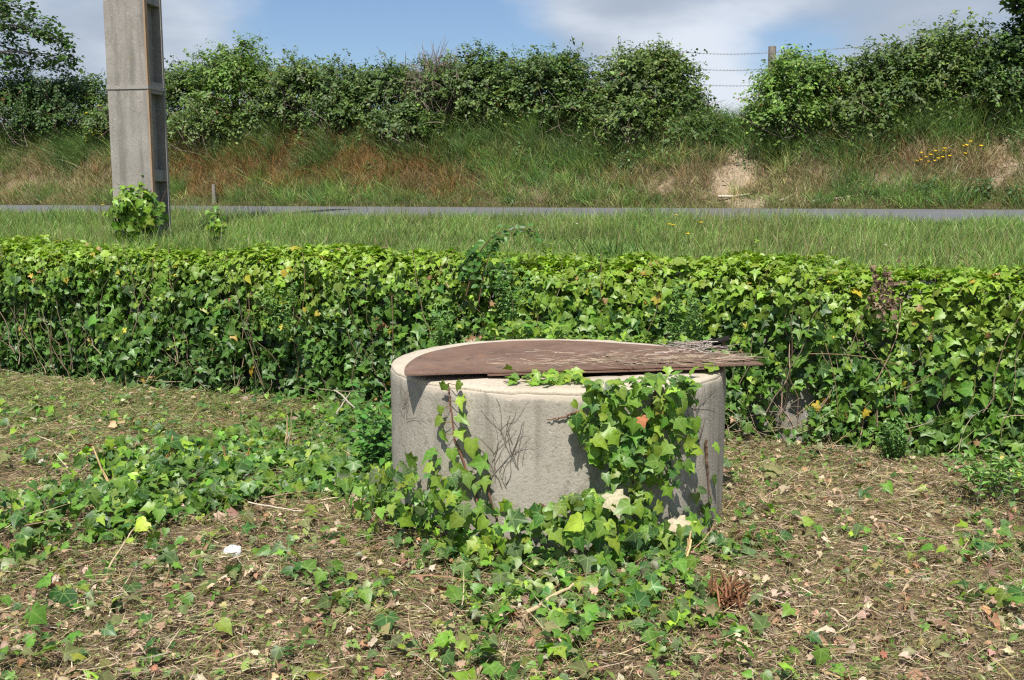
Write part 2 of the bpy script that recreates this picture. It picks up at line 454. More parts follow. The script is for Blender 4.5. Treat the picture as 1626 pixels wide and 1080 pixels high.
# ------------------------------------------------------------------ zones (in the picture's own coordinates, projected on the real ground)
def bare(px, py):
    w = 1.15 * (fbm(px, py * 1.3, .035, 201) - .5) + .55 * (fbm(px, py, .11, 203) - .5)
    b_ = (1.0 * gs(px, py, 1165, 282, 34, 46) + .62 * gs(px, py, 1185, 318, 60, 14) + .45 * gs(px, py, 1050, 296, 40, 18) + .42 * gs(px, py, 1295, 290, 34, 16) + .95 * gs(px, py, 1595, 255, 44, 40)
                   + .6 * gs(px, py, 830, 312, 40, 12) + .45 * gs(px, py, 650, 240, 20, 12) + .5 * gs(px, py, 20, 292, 60, 16) + .45 * gs(px, py, 1420, 290, 36, 18))
    return np.clip((b_ + 1.5 * w * np.clip(b_ * 3, 0, 1) - .30) / .30, 0, 1)


GROUND_IVY = [(-200, 900), (0, 862), (70, 800), (170, 745), (300, 718), (450, 690), (560, 650), (600, 625), (640, 640), (690, 740), (740, 870),
              (640, 862), (560, 800), (450, 800), (330, 845), (210, 872), (60, 900), (-200, 990)]
HAYV = lambda px, py: np.clip((740 - py) / 70, 0, 1) * np.clip((640 - px) / 60, 0, 1)   # the paler mown strip on the left

# ------------------------------------------------------------------ ground
us = np.concatenate([[-900, -400, -150, -60, -32], np.arange(-24, 6.01, .12), [8, 14, 30, 90, 300, 800]])
vs = np.concatenate([[-700, -200, -60, -20, -10], np.arange(-7, 0.15, .09), [.25, .39, .40, .41, .46], np.arange(.55, 8.6, .15), np.arange(8.7, 13, .09), [13.5, 14.5, 17, 22, 30, 60, 150, 300, 700]])
U, Vv = np.meshgrid(us, vs); X, Y = xy(U, Vv); Z = H(X, Y)
sink = (Vv > ROAD0 + .05) & (Vv < ROAD1 - .05); Z = Z - sink * .05
px, py = pix(np.stack([X, Y, Z], -1))
colr = np.zeros(X.shape + (3,)) + np.array([.19, .145, .092])
hv = HAYV(px, py) * (Vv < .1); colr = colr * (1 - hv[..., None]) + np.array([.19, .165, .085]) * hv[..., None]
colr[(Vv > .2) & (Vv < 8.6)] = (.060, .075, .025)
bk = Vv > 8.6; bb = bare(px, py)[..., None]
colr = np.where(bk[..., None], np.array([.10, .085, .045]) * (1 - bb) + np.array([.33, .265, .19]) * bb, colr)
nu, nv = len(us), len(vs); i = np.arange(nv - 1)[:, None] * nu + np.arange(nu - 1)[None]
Fq = np.stack([i, i + 1, i + nu + 1, i + nu], -1).reshape(-1, 4)
tag(build('ground', np.stack([X, Y, Z], -1).reshape(-1, 3), Fq, M_earth, None, colr.reshape(-1, 3)), kind='structure')

ur = np.concatenate([[-900, -300, -100, -40], np.arange(-26, 8, .25), [20, 60, 300, 800]]); vr = np.linspace(ROAD0, ROAD1, 24)
U, Vv = np.meshgrid(ur, vr)
edge = (fbm(U, Vv * 0, 2.5, 5) - .5) * .5
Vr = Vv + edge * (np.abs((Vv - (ROAD0 + ROAD1) / 2) / ((ROAD1 - ROAD0) / 2)) > .99) * np.sign(Vv - 6)
X, Y = xy(U, Vr); Z = np.interp(Vv, _pv, _pz) + .006 + .03 * (1 - ((Vv - 6.2) / 2.4) ** 2) * .4
nu, nv = len(ur), len(vr); i = np.arange(nv - 1)[:, None] * nu + np.arange(nu - 1)[None]
tag(build('road', np.stack([X, Y, Z], -1).reshape(-1, 3), np.stack([i, i + 1, i + nu + 1, i + nu], -1).reshape(-1, 4), M_road), kind='structure')


def at_h(u, v, dz=0):
    x, y = xy(u, v); return np.stack([x, y, H(x, y) + dz], -1)


# ------------------------------------------------------------------ retaining wall
rw = thing('retaining_wall', 'low grey concrete block wall almost hidden under ivy', 'wall')
ul = np.arange(-16, 7, .06); zl = np.linspace(-.1, 1.0, 24)
U, Zz = np.meshgrid(ul, zl)
course = np.floor((Zz + .1) / .2); ju = np.abs(((U + course * .25) % .5) - .25); jz = np.abs(((Zz + .1) % .2) - .1)
jo = np.maximum(np.clip((ju - .235) / .01, 0, 1), np.clip((jz - .088) / .01, 0, 1))
_q = PV(1262, 650, .1); Vf = .27 - .13 * np.exp(-((U - uv(_q[0], _q[1])[0]) / .13) ** 4) * np.clip((.62 - Zz) / .08, 0, 1) + jo * .012 - (fbm(U, Zz, 6, 2) - .5) * .05
X, Y = xy(U, Vf); nu, nv = len(ul), len(zl); i = np.arange(nv - 1)[:, None] * nu + np.arange(nu - 1)[None]
face = np.stack([X, Y, Zz], -1).reshape(-1, 3); Fq = np.stack([i, i + 1, i + nu + 1, i + nu], -1).reshape(-1, 4)
tb = (nv - 1) * nu + np.arange(nu); xb, yb = xy(ul, np.full(nu, .50)); back = np.stack([xb, yb, np.full(nu, 1.0)], -1); back0 = np.stack([xb, yb, np.full(nu, -.1)], -1)
nb = len(face); k = np.arange(nu - 1)
Fq = np.concatenate([Fq, np.stack([tb[:-1], tb[1:], nb + k + 1, nb + k], -1), np.stack([nb + k, nb + k + 1, nb + nu + k + 1, nb + nu + k], -1)])
build('block_face', np.concatenate([face, back, back0]), Fq, M_wall, rw)

# ------------------------------------------------------------------ the well ring
WC = np.array([.2155, 4.89]); WR = .787; WZ = .72
well = thing('concrete_well', 'round grey concrete well ring standing in front of the ivy wall', 'well', loc=(WC[0], WC[1], 0))


def lathe(prof, n=160, amp=.004, closed=True):
    th = np.arange(n) * 2 * math.pi / n; m = len(prof); V = []
    for r, z in prof:
        q = 1 + (fbm(np.cos(th) * 3 + z * 3, np.sin(th) * 3 + z * 2, 2.2, 6) - .5) * amp / .3
        V.append(np.stack([np.cos(th) * r * q, np.sin(th) * r * q, z + (fbm(np.cos(th) * 4, np.sin(th) * 4, 1.5, 8) - .5) * amp * 2 * (z > .3)], -1))
    V = np.concatenate(V); a = np.arange(m if closed else m - 1)[:, None]; j = np.arange(n)[None]
    F = np.stack([a * n + j, a * n + (j + 1) % n, ((a + 1) % m) * n + (j + 1) % n, ((a + 1) % m) * n + j], -1).reshape(-1, 4)
    return V, F


prof = [(WR, z) for z in np.linspace(-.12, WZ - .022, 20)] + [(WR - .005, WZ - .014), (WR - .012, WZ - .010), (WR - .345, WZ - .010), (WR - .350, WZ - .02)] + [(WR - .350, z) for z in np.linspace(WZ - .08, -.12, 6)]
V, F = lathe(prof); ring_o = build('ring', V, F, M_well, well)
V, F = lathe([(WR - .004, WZ - .016), (WR - .002, WZ - .008), (WR - .008, WZ), (WR - .05, WZ + .003), (WR - .15, WZ + .005), (WR - .25, WZ + .003), (WR - .338, WZ), (WR - .346, WZ - .009)], closed=False, amp=.006); build('rim', V, F, M_rim, ring_o)
V, F = lathe([(WR - .35, .12), (.25, .13), (.01, .12)], closed=False); build('silt', V, F, simple('dark_silt', (.02, .018, .014), (.04, .035, .03), 9), well)


def PC(px, py, off=0.0):
    """point on the outside of the well seen at a pixel"""
    d = ray(px, py); a = d[..., 0] ** 2 + d[..., 1] ** 2; rr = WR + off
    bq = -2 * (d[..., 0] * WC[0] + d[..., 1] * WC[1]); cq = WC @ WC - rr ** 2
    ds = bq * bq - 4 * a * cq; ok = ds > 0
    s = (-bq - np.sqrt(np.maximum(ds, 0))) / (2 * a)
    return d * s[..., None] + np.array([0, 0, EYE]), ok


# steel lid ------------------------------------------------
LZ = WZ + .042
pl = PZ(643, 592, LZ)[:2]; pr = PZ(1212, 576, LZ)[:2]
ex = nrm(pr - pl); ey = np.array([-ex[1], ex[0]]); hw = np.linalg.norm(pr - pl) / 2; mid = (pl + pr) / 2
lid = thing('steel_lid', 'rusty brown half round steel plate lying over the well', 'lid', loc=(mid[0], mid[1], LZ))
back = .90


def plate(x0, x1, y0, fy, z0, th, nx=70, ny=26, amp=.006, bend=0):
    V = []; xs = np.linspace(-1, 1, nx); xs = np.sign(xs) * (1 - (1 - np.abs(xs)) ** 1.6); xs = (xs + 1) / 2 * (x1 - x0) + x0
    ts = np.linspace(0, 1, ny)
    Xg, Tg = np.meshgrid(xs, ts); yb = fy(Xg); Yg = y0 + (yb - y0) * Tg
    Zg = z0 + (fbm(Xg, Yg, 3, 11) - .5) * amp * 2 + bend * np.clip(Xg - .3, 0, 1) ** 2 + (vn(Xg, Yg, 9, 3) - .5) * amp * .4
    top = np.stack([Xg, Yg, Zg + th], -1).reshape(-1, 3); bot = np.stack([Xg, Yg, Zg], -1).reshape(-1, 3); k = nx * ny
    i = np.arange(ny - 1)[:, None] * nx + np.arange(nx - 1)[None]
    q = np.stack([i, i + 1, i + nx + 1, i + nx], -1).reshape(-1, 4)
    b = np.concatenate([np.arange(nx), np.arange(1, ny) * nx + nx - 1, (ny - 1) * nx + np.arange(nx - 2, -1, -1), np.arange(ny - 2, 0, -1) * nx])
    bn = np.roll(b, -1)
    F = np.concatenate([q, q[:, ::-1] + k, np.stack([b, b + k, bn + k, bn], -1)[:, ::-1]])
    V = np.concatenate([top, bot]); W = np.stack([V[:, 0] * ex[0] + V[:, 1] * ey[0], V[:, 0] * ex[1] + V[:, 1] * ey[1], V[:, 2]], -1)
    return W, F


arc = lambda x: np.sqrt(np.clip(1 - (np.abs(x) / hw) ** np.where(x > 0, 1.75, 2.0), 0, 1)) * (back - .10 * x / hw) + .004
V, F = plate(-hw * .999, hw * .999, -.004, arc, -.012, .007, amp=.004); build('plate', V, F, M_rust, lid, smooth=False)
V, F = plate(-hw * .56, hw * .66, -.012, lambda x: .05 + 0 * x, -.022, .007, 40, 4, amp=.002); build('front_strip', V, F, M_rust, lid, smooth=False)
V, F = plate(hw * .20, hw * .985, .06, lambda x: np.minimum(arc(np.minimum(x, hw * .975)) * .62, .36) + .03, .001, .004, 40, 12, amp=.003, bend=0); build('patch_plate', V, F, M_rust, lid, smooth=False)


def LIDP(px, py, dz=.0): return PZ(px, py, LZ + dz)


# dark scrap at the back right of the lid
p = LIDP(1140, 551, .0)
s = MB(); s.box(p + [0, 0, .032], np.array([[.93, -.25, .28], [.25, .97, .05], [-.28, .02, .95]]), (.055, .05, .004)); s.box(p + [-.03, .03, .012], np.array([[.95, .2, .1], [-.2, .97, .3], [0, -.3, .95]]), (.05, .03, .004))
tag(s.build('metal_scrap', M_black, None, False), 'small bent black scrap plate sticking up behind the twigs on the lid', 'scrap')

# dry grass and twigs on the lid
n = 900; q = rng.random(n)
lx = 760 + 430 * rng.beta(2.2, 1.3, n); ly = np.where(rng.random(n) < .75, 578 - (lx - 800) * .018 + rng.normal(0, 4, n), 562 + rng.normal(0, 6, n))
ok = inpoly(lx, ly, [(700, 586), (820, 560), (1000, 552), (1150, 560), (1200, 573), (1100, 580), (900, 588)])
lx, ly = lx[ok], ly[ok]; P = LIDP(lx, ly, 0); P[:, 2] = LZ + rng.uniform(.008, .014, len(lx))
th = rng.normal(0, .8, len(lx)); D = np.stack([np.cos(th), np.sin(th), rng.normal(0, .06, len(lx))], -1)
V, F, Cc = blades(P, D, rng.normal(0, .12, (len(lx), 3)) * [1, 1, .3], rng.uniform(.03, .13, len(lx)), rng.uniform(.0011, .0026, len(lx)), jit((.38, .30, .22), len(lx), .35, .05), jit((.42, .34, .26), len(lx), .35, .05))
tag(build('dry_grass', V, F, M_dry, None, Cc), 'dry straw clippings strewn over the rusty lid', None, None, 'stuff')

s = MB()
for k in range(62):
    a = LIDP(rng.normal(1098, 20), rng.uniform(553, 565), .0); a[2] = LZ + rng.uniform(.012, .046) * (1 - abs((pix(a)[0] - 1105)) / 75 * .7)
    th = rng.normal(0.05, .6); d = np.array([math.cos(th), math.sin(th) * .5, rng.normal(-.02, .12)]); l = rng.uniform(.05, .15)
    c = a[None] + (np.linspace(-.5, .5, 5)[:, None] * d[None] + (np.linspace(-.5, .5, 5) ** 2)[:, None] * rng.normal(0, .7, 3)[None] * [1, 1, .4]) * l
    c[:, 2] = np.maximum(c[:, 2], LZ + .012)
    s.tube(c, rng.uniform(.001, .0026), jit((.34, .29, .25), 1, .25, .04)[0], 4)
tag(s.build('twig_bundle', M_bark), 'heap of thin grey dry twigs at the right end of the lid', 'twigs')

# ------------------------------------------------------------------ ivy helpers
IVYT = (IVV, IVF, IVS); IVYT2 = (IV2, IVF, IVS); IVYT3 = (IV3, IVF, IVS); OVT = (OV, OVF, OVS); DIT = (DI, DIF, DIS)


def ivyleaf(P, nor, size, col, droop=.6):
    n = len(P)
    tip = np.stack([rng.normal(0, .55, n), rng.normal(0, .35, n), -droop + rng.normal(0, .4, n)], -1); size = np.minimum(np.asarray(size), .092) * rng.uniform(.8, 1.1, n)
    m = rng.choice(3, n, p=[.42, .43, .15]); sq = rng.uniform(.72, 1.12, n)
    return cat([leaves(t_, P[m == k], nor[m == k], tip[m == k], size[m == k], col[m == k], sq[m == k]) for k, t_ in enumerate((IVYT, IVYT2, IVYT3))])


NEW = (.215, .330, .034); MID = (.110, .225, .028); OLD = (.048, .118, .025); DARK = (.022, .055, .020); YEL = (.42, .34, .04); DEAD = (.30, .17, .08)

# ---- ivy over the wall
hedge = thing('ivy_hedge', 'thick green ivy sheet hanging over the whole low wall behind the well', 'ivy', loc=(*xy(-3, 0), 0))
hl = np.array(hedge.location)


def hedge_pts(n, u0=-13, u1=5):
    u = rng.uniform(u0, u1, n); s = rng.uniform(0, 1.85, n)      # arc length: 0..1.0 face, then over the top
    bul = (fbm(u, s, 1.3, 13) - .45) * .28 + (fbm(u, s, 3.6, 15) - .5) * .17
    topz = 1.05 + (fbm(u, u * 0, 1.1, 17) - .5) * .12 + (fbm(u, s, 5, 18) - .5) * .12
    a = np.clip((s - .92) / .30, 0, 1) * math.pi / 2
    z = np.minimum(s, .92) / .92 * (topz - .16) + .16 * np.sin(a)
    v = .02 + .16 * (1 - np.cos(a)) + np.clip(s - 1.22, 0, 1) - bul * (1 - a / math.pi * 2 * .6) * .9
    z = z + bul * np.sin(a) * .5
    nv = np.stack([np.zeros(n), -np.cos(a), np.sin(a) + .25], -1)
    return u, v, z, s, a, nv


n = 112000
u, v, z, s, a, nn = hedge_pts(n)
X, Y = xy(u, v); dep = rng.random(n) ** 1.5
back_n = np.stack([nn[:, 1] * NV[0], nn[:, 1] * NV[1], nn[:, 2]], -1)
P = np.stack([X, Y, z], -1) - nrm(back_n) * (dep * (.24 - .17 * np.clip(a / 1.2, 0, 1)))[:, None]
zt = np.clip((v - .2) / .5, 0, 1); P[:, 2] = np.maximum(P[:, 2], np.where(v > .22, np.maximum(H(X, Y), 1.0) + .02 + .03 * rng.random(n), .02))
px, py = pix(P)
hole = 1.25 * gs(px, py, 1262, 655, 30, 42) + .85 * gs(px, py, 1195, 690, 34, 40) + .8 * gs(px, py, 1280, 712, 60, 18) + .6 * gs(px, py, 420, 500, 140, 60) * 0
clump = fbm(u, z, 3.0, 21)
thin = np.clip((clump - .26) / .25, 0.35 + .4 * np.clip(a, 0, 1), 1) * np.clip(1.0 - .8 * np.clip((v - .70 - .4 * (fbm(u, v, 1.5, 5) - .5)) / .2, 0, 1), 0.1, 1)
low = np.clip(1 - z / .35, 0, 1)
keep = rng.random(n) < np.clip(1 - hole, .03, 1) * thin * (1 - .25 * low)
keep &= (v < .98)
P, u, v, z, s, a, bn, dep, px, py = [q[keep] for q in (P, u, v, z, s, a, back_n, dep, px, py)]; n = len(P)
nor = nrm(bn) + rng.normal(0, .42, (n, 3)) + np.array([0, 0, .12])
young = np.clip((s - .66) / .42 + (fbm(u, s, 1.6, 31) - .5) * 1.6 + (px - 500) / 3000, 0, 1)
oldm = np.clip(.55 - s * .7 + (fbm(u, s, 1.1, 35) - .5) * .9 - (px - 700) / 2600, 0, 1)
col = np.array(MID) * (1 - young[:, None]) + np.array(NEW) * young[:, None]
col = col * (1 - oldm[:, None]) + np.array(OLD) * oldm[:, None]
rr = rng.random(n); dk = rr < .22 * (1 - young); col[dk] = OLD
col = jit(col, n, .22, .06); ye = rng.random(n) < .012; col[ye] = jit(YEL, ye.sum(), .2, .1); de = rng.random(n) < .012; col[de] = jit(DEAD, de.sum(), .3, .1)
size = rng.lognormal(math.log(.053), .33, n) * (1 - .2 * young)
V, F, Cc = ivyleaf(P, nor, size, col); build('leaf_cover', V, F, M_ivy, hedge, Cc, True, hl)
print('hedge leaves', n)
# stems
s_ = MB()
for k in range(260):
    u0 = rng.uniform(-12, 4.5); z0 = rng.uniform(0, .3); l = rng.uniform(.35, .95); m = 9
    uu = u0 + np.cumsum(rng.normal(0, .025, m)) + np.linspace(0, rng.normal(0, .25), m); zz = z0 + np.linspace(0, l, m)
    vv = .03 + .04 * rng.random() + np.cumsum(rng.normal(0, .01, m)) - .03
    x, y = xy(uu, vv); s_.tube(np.stack([x, y, zz], -1), np.linspace(.004, .0015, m) * rng.uniform(.6, 1.3), jit((.20, .15, .10), 1, .35, .05)[0], 4)
for k in range(120):     # finer pale runners near the bare patch and along the foot
    if k < 60: a0 = PV(rng.uniform(1150, 1330), rng.uniform(640, 740), .02)
    else: a0 = PV(rng.uniform(0, 1626), rng.uniform(600, 700), -.04); a0[2] = abs(a0[2]) * .6
    d = nrm(np.array([rng.normal(0, .8), rng.normal(0, .25), rng.normal(.2, .6)])); l = rng.uniform(.12, .35); tt = np.linspace(-.5, .5, 6)
    c = a0 + tt[:, None] * d * l + (tt ** 2)[:, None] * rng.normal(0, .5, 3) * l; c[:, 2] = np.maximum(c[:, 2], .02)
    s_.tube(c, rng.uniform(.001, .0022), jit((.34, .27, .18), 1, .3, .05)[0], 4)
s_.build('stem', M_bark, hedge, True, hl)
LP, LN, LS, LC = [], [], [], []; s_ = MB()
for k in range(430):
    u_, v_, z_, _, a_, nn_ = [q[0] for q in hedge_pts(1, -12, 4.5)]
    if z_ < .35 or v_ > .6: continue
    x, y = xy(u_, v_); b0 = np.array([x, y, z_]); nw = np.array([nn_[1] * NV[0], nn_[1] * NV[1], nn_[2]])
    d = nrm(nw * .7 + rng.normal(0, .45, 3) + [0, 0, .45 if a_ > .4 else -.1]); l = rng.uniform(.07, .20); q = np.linspace(0, 1, 8)[:, None]; c = b0 + d * l * q + np.array([0, 0, -.35]) * l * q ** 2
    s_.tube(c, np.linspace(.002, .0008, 8), (.16, .14, .05), 4)
    for i_ in range(1, 8):
        LP.append(c[i_] + rng.normal(0, .010, 3)); LN.append(nw + rng.normal(0, .4, 3) + [0, 0, .3]); LS.append(rng.uniform(.032, .058) * (1 - .07 * i_)); LC.append(NEW if rng.random() < .7 else MID)
n = len(LP); V, F, Cc = ivyleaf(np.array(LP), np.array(LN), np.array(LS), jit(np.array(LC), n, .15, .05)); build('young_shoots', V, F, M_ivy, hedge, Cc, True, hl); s_.build('shoot_stem', M_bark, hedge, True, hl)
# withered tangle at the top right
n = 130; P = PV(1405 + rng.normal(0, 14, n), 468 + rng.normal(0, 22, n), -.10)
V, F, Cc = ivyleaf(P, rng.normal(0, .6, (n, 3)) + [0, -1, .3], rng.uniform(.018, .04, n), jit((.16, .115, .075), n, .35, .04)); build('withered_leaves', V, F, M_dry, hedge, Cc, True, hl)

# bramble shoot and grass stalks standing in the hedge
br = thing('bramble', 'dark green bramble shoot rising over the top of the ivy, arching right', 'bramble')
s_ = MB(); LP, LN, LT, LS = [], [], [], []
for (path) in ([(740, 470), (750, 430), (765, 395), (785, 372), (820, 364), (852, 369)], [(760, 480), (770, 430), (778, 400), (786, 385)], [(735, 450), (740, 420), (752, 398)], [(790, 470), (800, 440), (798, 415)]):
    c = np.array([PV(a_, b_, -.1 + .03 * i_) for i_, (a_, b_) in enumerate(path)])
    tt = np.linspace(0, len(c) - 1, 20); c = np.stack([np.interp(tt, np.arange(len(c)), c[:, j]) for j in range(3)], -1)
    s_.tube(c, np.linspace(.005, .002, 20), (.12, .07, .04), 5)
    for i_ in range(3, 20):
        for k in range(3):
            LP.append(c[i_] + rng.normal(0, .022, 3)); LN.append([rng.normal(0, .5), -.5 + rng.normal(0, .5), .6 + rng.normal(0, .4)]); LT.append([rng.normal(0, 1), rng.normal(-.3, .7), rng.normal(-.4, .4)]); LS.append(rng.uniform(.03, .062))
s_.build('stem', M_bark, br)
n = len(LP); V, F, Cc = leaves(OVT, np.array(LP), np.array(LN), np.array(LT), np.array(LS), jit((.065, .15, .03), n, .3, .1)); build('leaf_spray', V, F, M_ivy, br, Cc)

def face_weed(px_, py_, w_, h_, cnt, colr, label):
    o = thing('weed', label, 'plant'); s_ = MB(); LP, LT, LS = [], [], []
    for k in range(cnt):
        c0 = PV(px_ + rng.normal(0, w_ * .5), py_ + h_ * .5, -.12); hh = h_ * rng.uniform(.6, 1.2) * np.linalg.norm(c0) / FPX; tt = np.linspace(0, 1, 10); ln = rng.normal(0, .07, 2)
        c = np.stack([c0[0] + ln[0] * tt ** 2, c0[1] - .08 * tt + ln[1] * tt ** 2, c0[2] + hh * tt - .12 * hh * tt ** 3], -1); s_.tube(c, np.linspace(.0025, .001, 10), colr, 4)
        for i_ in range(1, 10):
            for q in range(6): an = rng.uniform(0, 6.28); LP.append(c[i_] + rng.normal(0, .008, 3)); LT.append([math.cos(an), math.sin(an), rng.normal(.3, .3)]); LS.append(rng.uniform(.022, .045))
    s_.build('stem', M_grass, o); n = len(LP); V, F, Cc = leaves(DIT, np.array(LP), rng.normal(0, .4, (n, 3)) + [0, -.4, .8], np.array(LT), np.array(LS), jit(colr, n, .2, .07), np.full(n, .6)); build('leaf_spray', V, F, M_bush, o, Cc)


for a_ in ((700, 530, 26, 110, 9, (.13, .25, .05), 'wispy green weed growing up the ivy wall just left of the well lid'), (812, 470, 18, 110, 7, (.12, .24, .05), 'feathery green weed in the ivy right of the bramble shoot'), (1092, 500, 26, 100, 9, (.14, .26, .06), 'feathery weed in the ivy behind the twigs on the lid'),
           (1425, 690, 30, 70, 8, (.13, .25, .06), 'feathery dark green weed low in the ivy at the right'), (445, 490, 22, 90, 6, (.14, .26, .06), 'wispy weed hanging in the left middle ivy')):
    face_weed(*a_)

# ------------------------------------------------------------------ ivy on the well
def well_clump(name, label, polys, count, smin, smax, pal, wts, off=(.015, .10), parent_stems=(), xmax=1142):
    o = thing(name, label, 'ivy', loc=(WC[0], WC[1] - WR, 0)); ol = np.array(o.location)
    allp = np.concatenate([np.array(p_[0], float) for p_ in polys]); x0, y0 = allp.min(0); x1, y1 = allp.max(0)
    Ps, Ns, Ss = [], [], []
    got = 0
    while got < count:
        qx = rng.uniform(x0, x1, count * 3); qy = rng.uniform(y0, y1, count * 3); m = np.zeros(len(qx), bool)
        for p_, pr_ in polys: m |= inpoly(qx, qy, p_) & (rng.random(len(qx)) < pr_)
        qx, qy = qx[m], qy[m]; of = rng.uniform(off[0], off[1], len(qx)); d, ok = PC(qx, qy, 0)
        d2 = np.stack([(d[:, 0] - WC[0]), (d[:, 1] - WC[1]), 0 * d[:, 0]], -1); rad = nrm(d2)
        ok &= (d[:, 2] > -.05)
        d = d + rad * of[:, None]; ok &= (pix(d)[0] < xmax); hi = d[:, 2] > WZ
        d[hi, 2] = WZ + rng.uniform(.0, .05, hi.sum()); nn_ = rad + np.array([0, 0, .45]); nn_[hi] = [0, -.45, 1]
        Ps.append(d[ok]); Ns.append(nn_[ok]); Ss.append(rng.uniform(smin, smax, ok.sum())); got += ok.sum()
    P_, N_, S_ = [np.concatenate(q)[:count] for q in (Ps, Ns, Ss)]
    N_ = N_ + rng.normal(0, .38, (count, 3)); P_[:, 2] = np.maximum(P_[:, 2], .02)
    c_ = jit(pick(pal, wts, count), count, .2, .09)
    V, F, Cc = ivyleaf(P_, N_, S_, c_, .7); build('foliage', V, F, M_ivy, o, Cc, True, ol)
    st = MB()
    for path in parent_stems:
        c, _ = PC(np.array([q[0] for q in path], float), np.array([q[1] for q in path], float), .012)
        tt = np.linspace(0, len(c) - 1, 24); c = np.stack([np.interp(tt, np.arange(len(c)), c[:, j]) for j in range(3)], -1) + rng.normal(0, .003, (24, 3))
        st.tube(c, np.linspace(.006, .002, 24), (.16, .09, .06), 5)
    if parent_stems: st.build('stem', M_bark, o, True, ol)
    return o


well_clump(xmax=1108, name='ivy', label='leafy ivy clump spilling over the right front rim of the well',
           polys=[([(925, 600), (1000, 588), (1075, 585), (1092, 620), (1098, 660), (1075, 710), (1050, 770), (1010, 800), (975, 770), (945, 740), (925, 690), (905, 660), (920, 630)], 1.0),
            ([(905, 640), (940, 600), (1000, 600), (990, 700), (930, 720)], .4)], count=270, smin=.034, smax=.080, pal=[NEW, MID, OLD, (.14, .26, .03)], wts=[3, 4, 2.0, 3], off=(.02, .13),
           parent_stems=[[(1050, 600), (1030, 660), (1010, 730), (1000, 850)], [(980, 605), (960, 660), (975, 720), (980, 830)], [(925, 650), (895, 662), (868, 668)]])
# rim trail
tr = thing('ivy_runner', 'short bright ivy runner lying along the front rim of the well', 'ivy')
n = 60; qx = rng.uniform(805, 930, n); qy = 606 + rng.normal(0, 4, n) + (qx < 830) * -2
P = PZ(qx, qy, WZ + .012); P[:, 2] += rng.uniform(0, .03, n)
V, F, Cc = ivyleaf(P, rng.normal(0, .35, (n, 3)) + [0, -.4, 1], rng.uniform(.03, .055, n), jit(pick([NEW, MID, (.16, .28, .03)], [3, 1, 2], n), n, .2, .08), .3); build('foliage', V, F, M_ivy, tr, Cc)
st = MB(); st.tube(PZ(np.linspace(800, 935, 12), 607 + rng.normal(0, 2, 12), WZ + .012), .0025, (.16, .1, .06), 5); st.build('stem', M_bark, tr)
# right rim leaves
tr = thing('ivy_sprig', 'few ivy leaves under the right front edge of the lid', 'ivy')
P = PZ(np.array([1128, 1100, 1075, 1060, 1050, 1088]), np.array([583, 590, 592, 588, 600, 580]), WZ + .03)
V, F, Cc = ivyleaf(P, rng.normal(0, .3, (6, 3)) + [0, -.8, .8], np.array([.085, .06, .05, .05, .05, .045]), jit(pick([NEW, MID], [1, 2], 6), 6, .15, .06), .3); build('foliage', V, F, M_ivy, tr, Cc)
# back rim ivy
tr = thing('ivy_tuft', 'bright ivy tuft creeping over the back rim of the well', 'ivy')
n = 190; qx = np.concatenate([rng.normal(840, 42, 130), rng.uniform(900, 1130, 60)]); qy = np.where(np.arange(n) < 130, 526 + rng.normal(0, 8, n), 541 + (qx - 900) * .03 + rng.normal(0, 4, n))
P = PY(qx, qy, WC[1] + np.sqrt(np.clip(WR ** 2 - ((qx - 885) / 330) ** 2 * .6, .1, 1)) - .03 + rng.uniform(0, .18, n) * (np.arange(n) < 130)); P[:, 2] = np.clip(P[:, 2], WZ + .0, WZ + .14)
V, F, Cc = ivyleaf(P, rng.normal(0, .45, (n, 3)) + [0, -.5, 1], rng.uniform(.035, .065, n), jit(pick([NEW, MID, (.16, .28, .03)], [3, 2, 2], n), n, .2, .08), .3); build('foliage', V, F, M_ivy, tr, Cc)

# thin left vine
vine = thing('ivy_vine', 'single thin ivy vine climbing the left front of the well', 'ivy')
path = [(712, 610), (716, 650), (720, 690), (735, 735), (752, 770), (760, 810)]
c, _ = PC(np.array([q[0] for q in path], float), np.array([q[1] for q in path], float), .012)
tt = np.linspace(0, 5, 24); c = np.stack([np.interp(tt, np.arange(6), c[:, j]) for j in range(3)], -1) + rng.normal(0, .002, (24, 3))
st = MB(); st.tube(c, np.linspace(.0025, .0055, 24), (.20, .09, .06), 5)
LF = [(705, 613, .05), (729, 612, .05), (732, 637, .065), (700, 650, .045), (697, 668, .075), (732, 664, .06), (703, 690, .065), (730, 688, .065), (718, 720, .06), (749, 708, .085), (762, 735, .09), (727, 745, .075), (742, 760, .06), (770, 765, .07), (715, 770, .07)]
qx, qy, sz = np.array(LF).T; P, _ = PC(qx, qy, .035); rad = nrm(P - np.array([WC[0], WC[1], 0]) * [1, 1, 0] - P * [0, 0, 1])
for p_ in P:
    j = np.argmin(np.linalg.norm(c - p_, axis=1)); st.tube(np.array([c[j], (c[j] + p_) / 2 + [0, -.008, 0], p_]), .0016, (.2, .16, .06), 4)
V, F, Cc = ivyleaf(P, rad + rng.normal(0, .25, P.shape) + [0, 0, .4], sz, jit(pick([NEW, (.15, .27, .03), MID], [3, 3, 1], len(P)), len(P), .15, .06), .8); build('foliage', V, F, M_ivy, vine, Cc); st.build('stem', M_bark, vine)

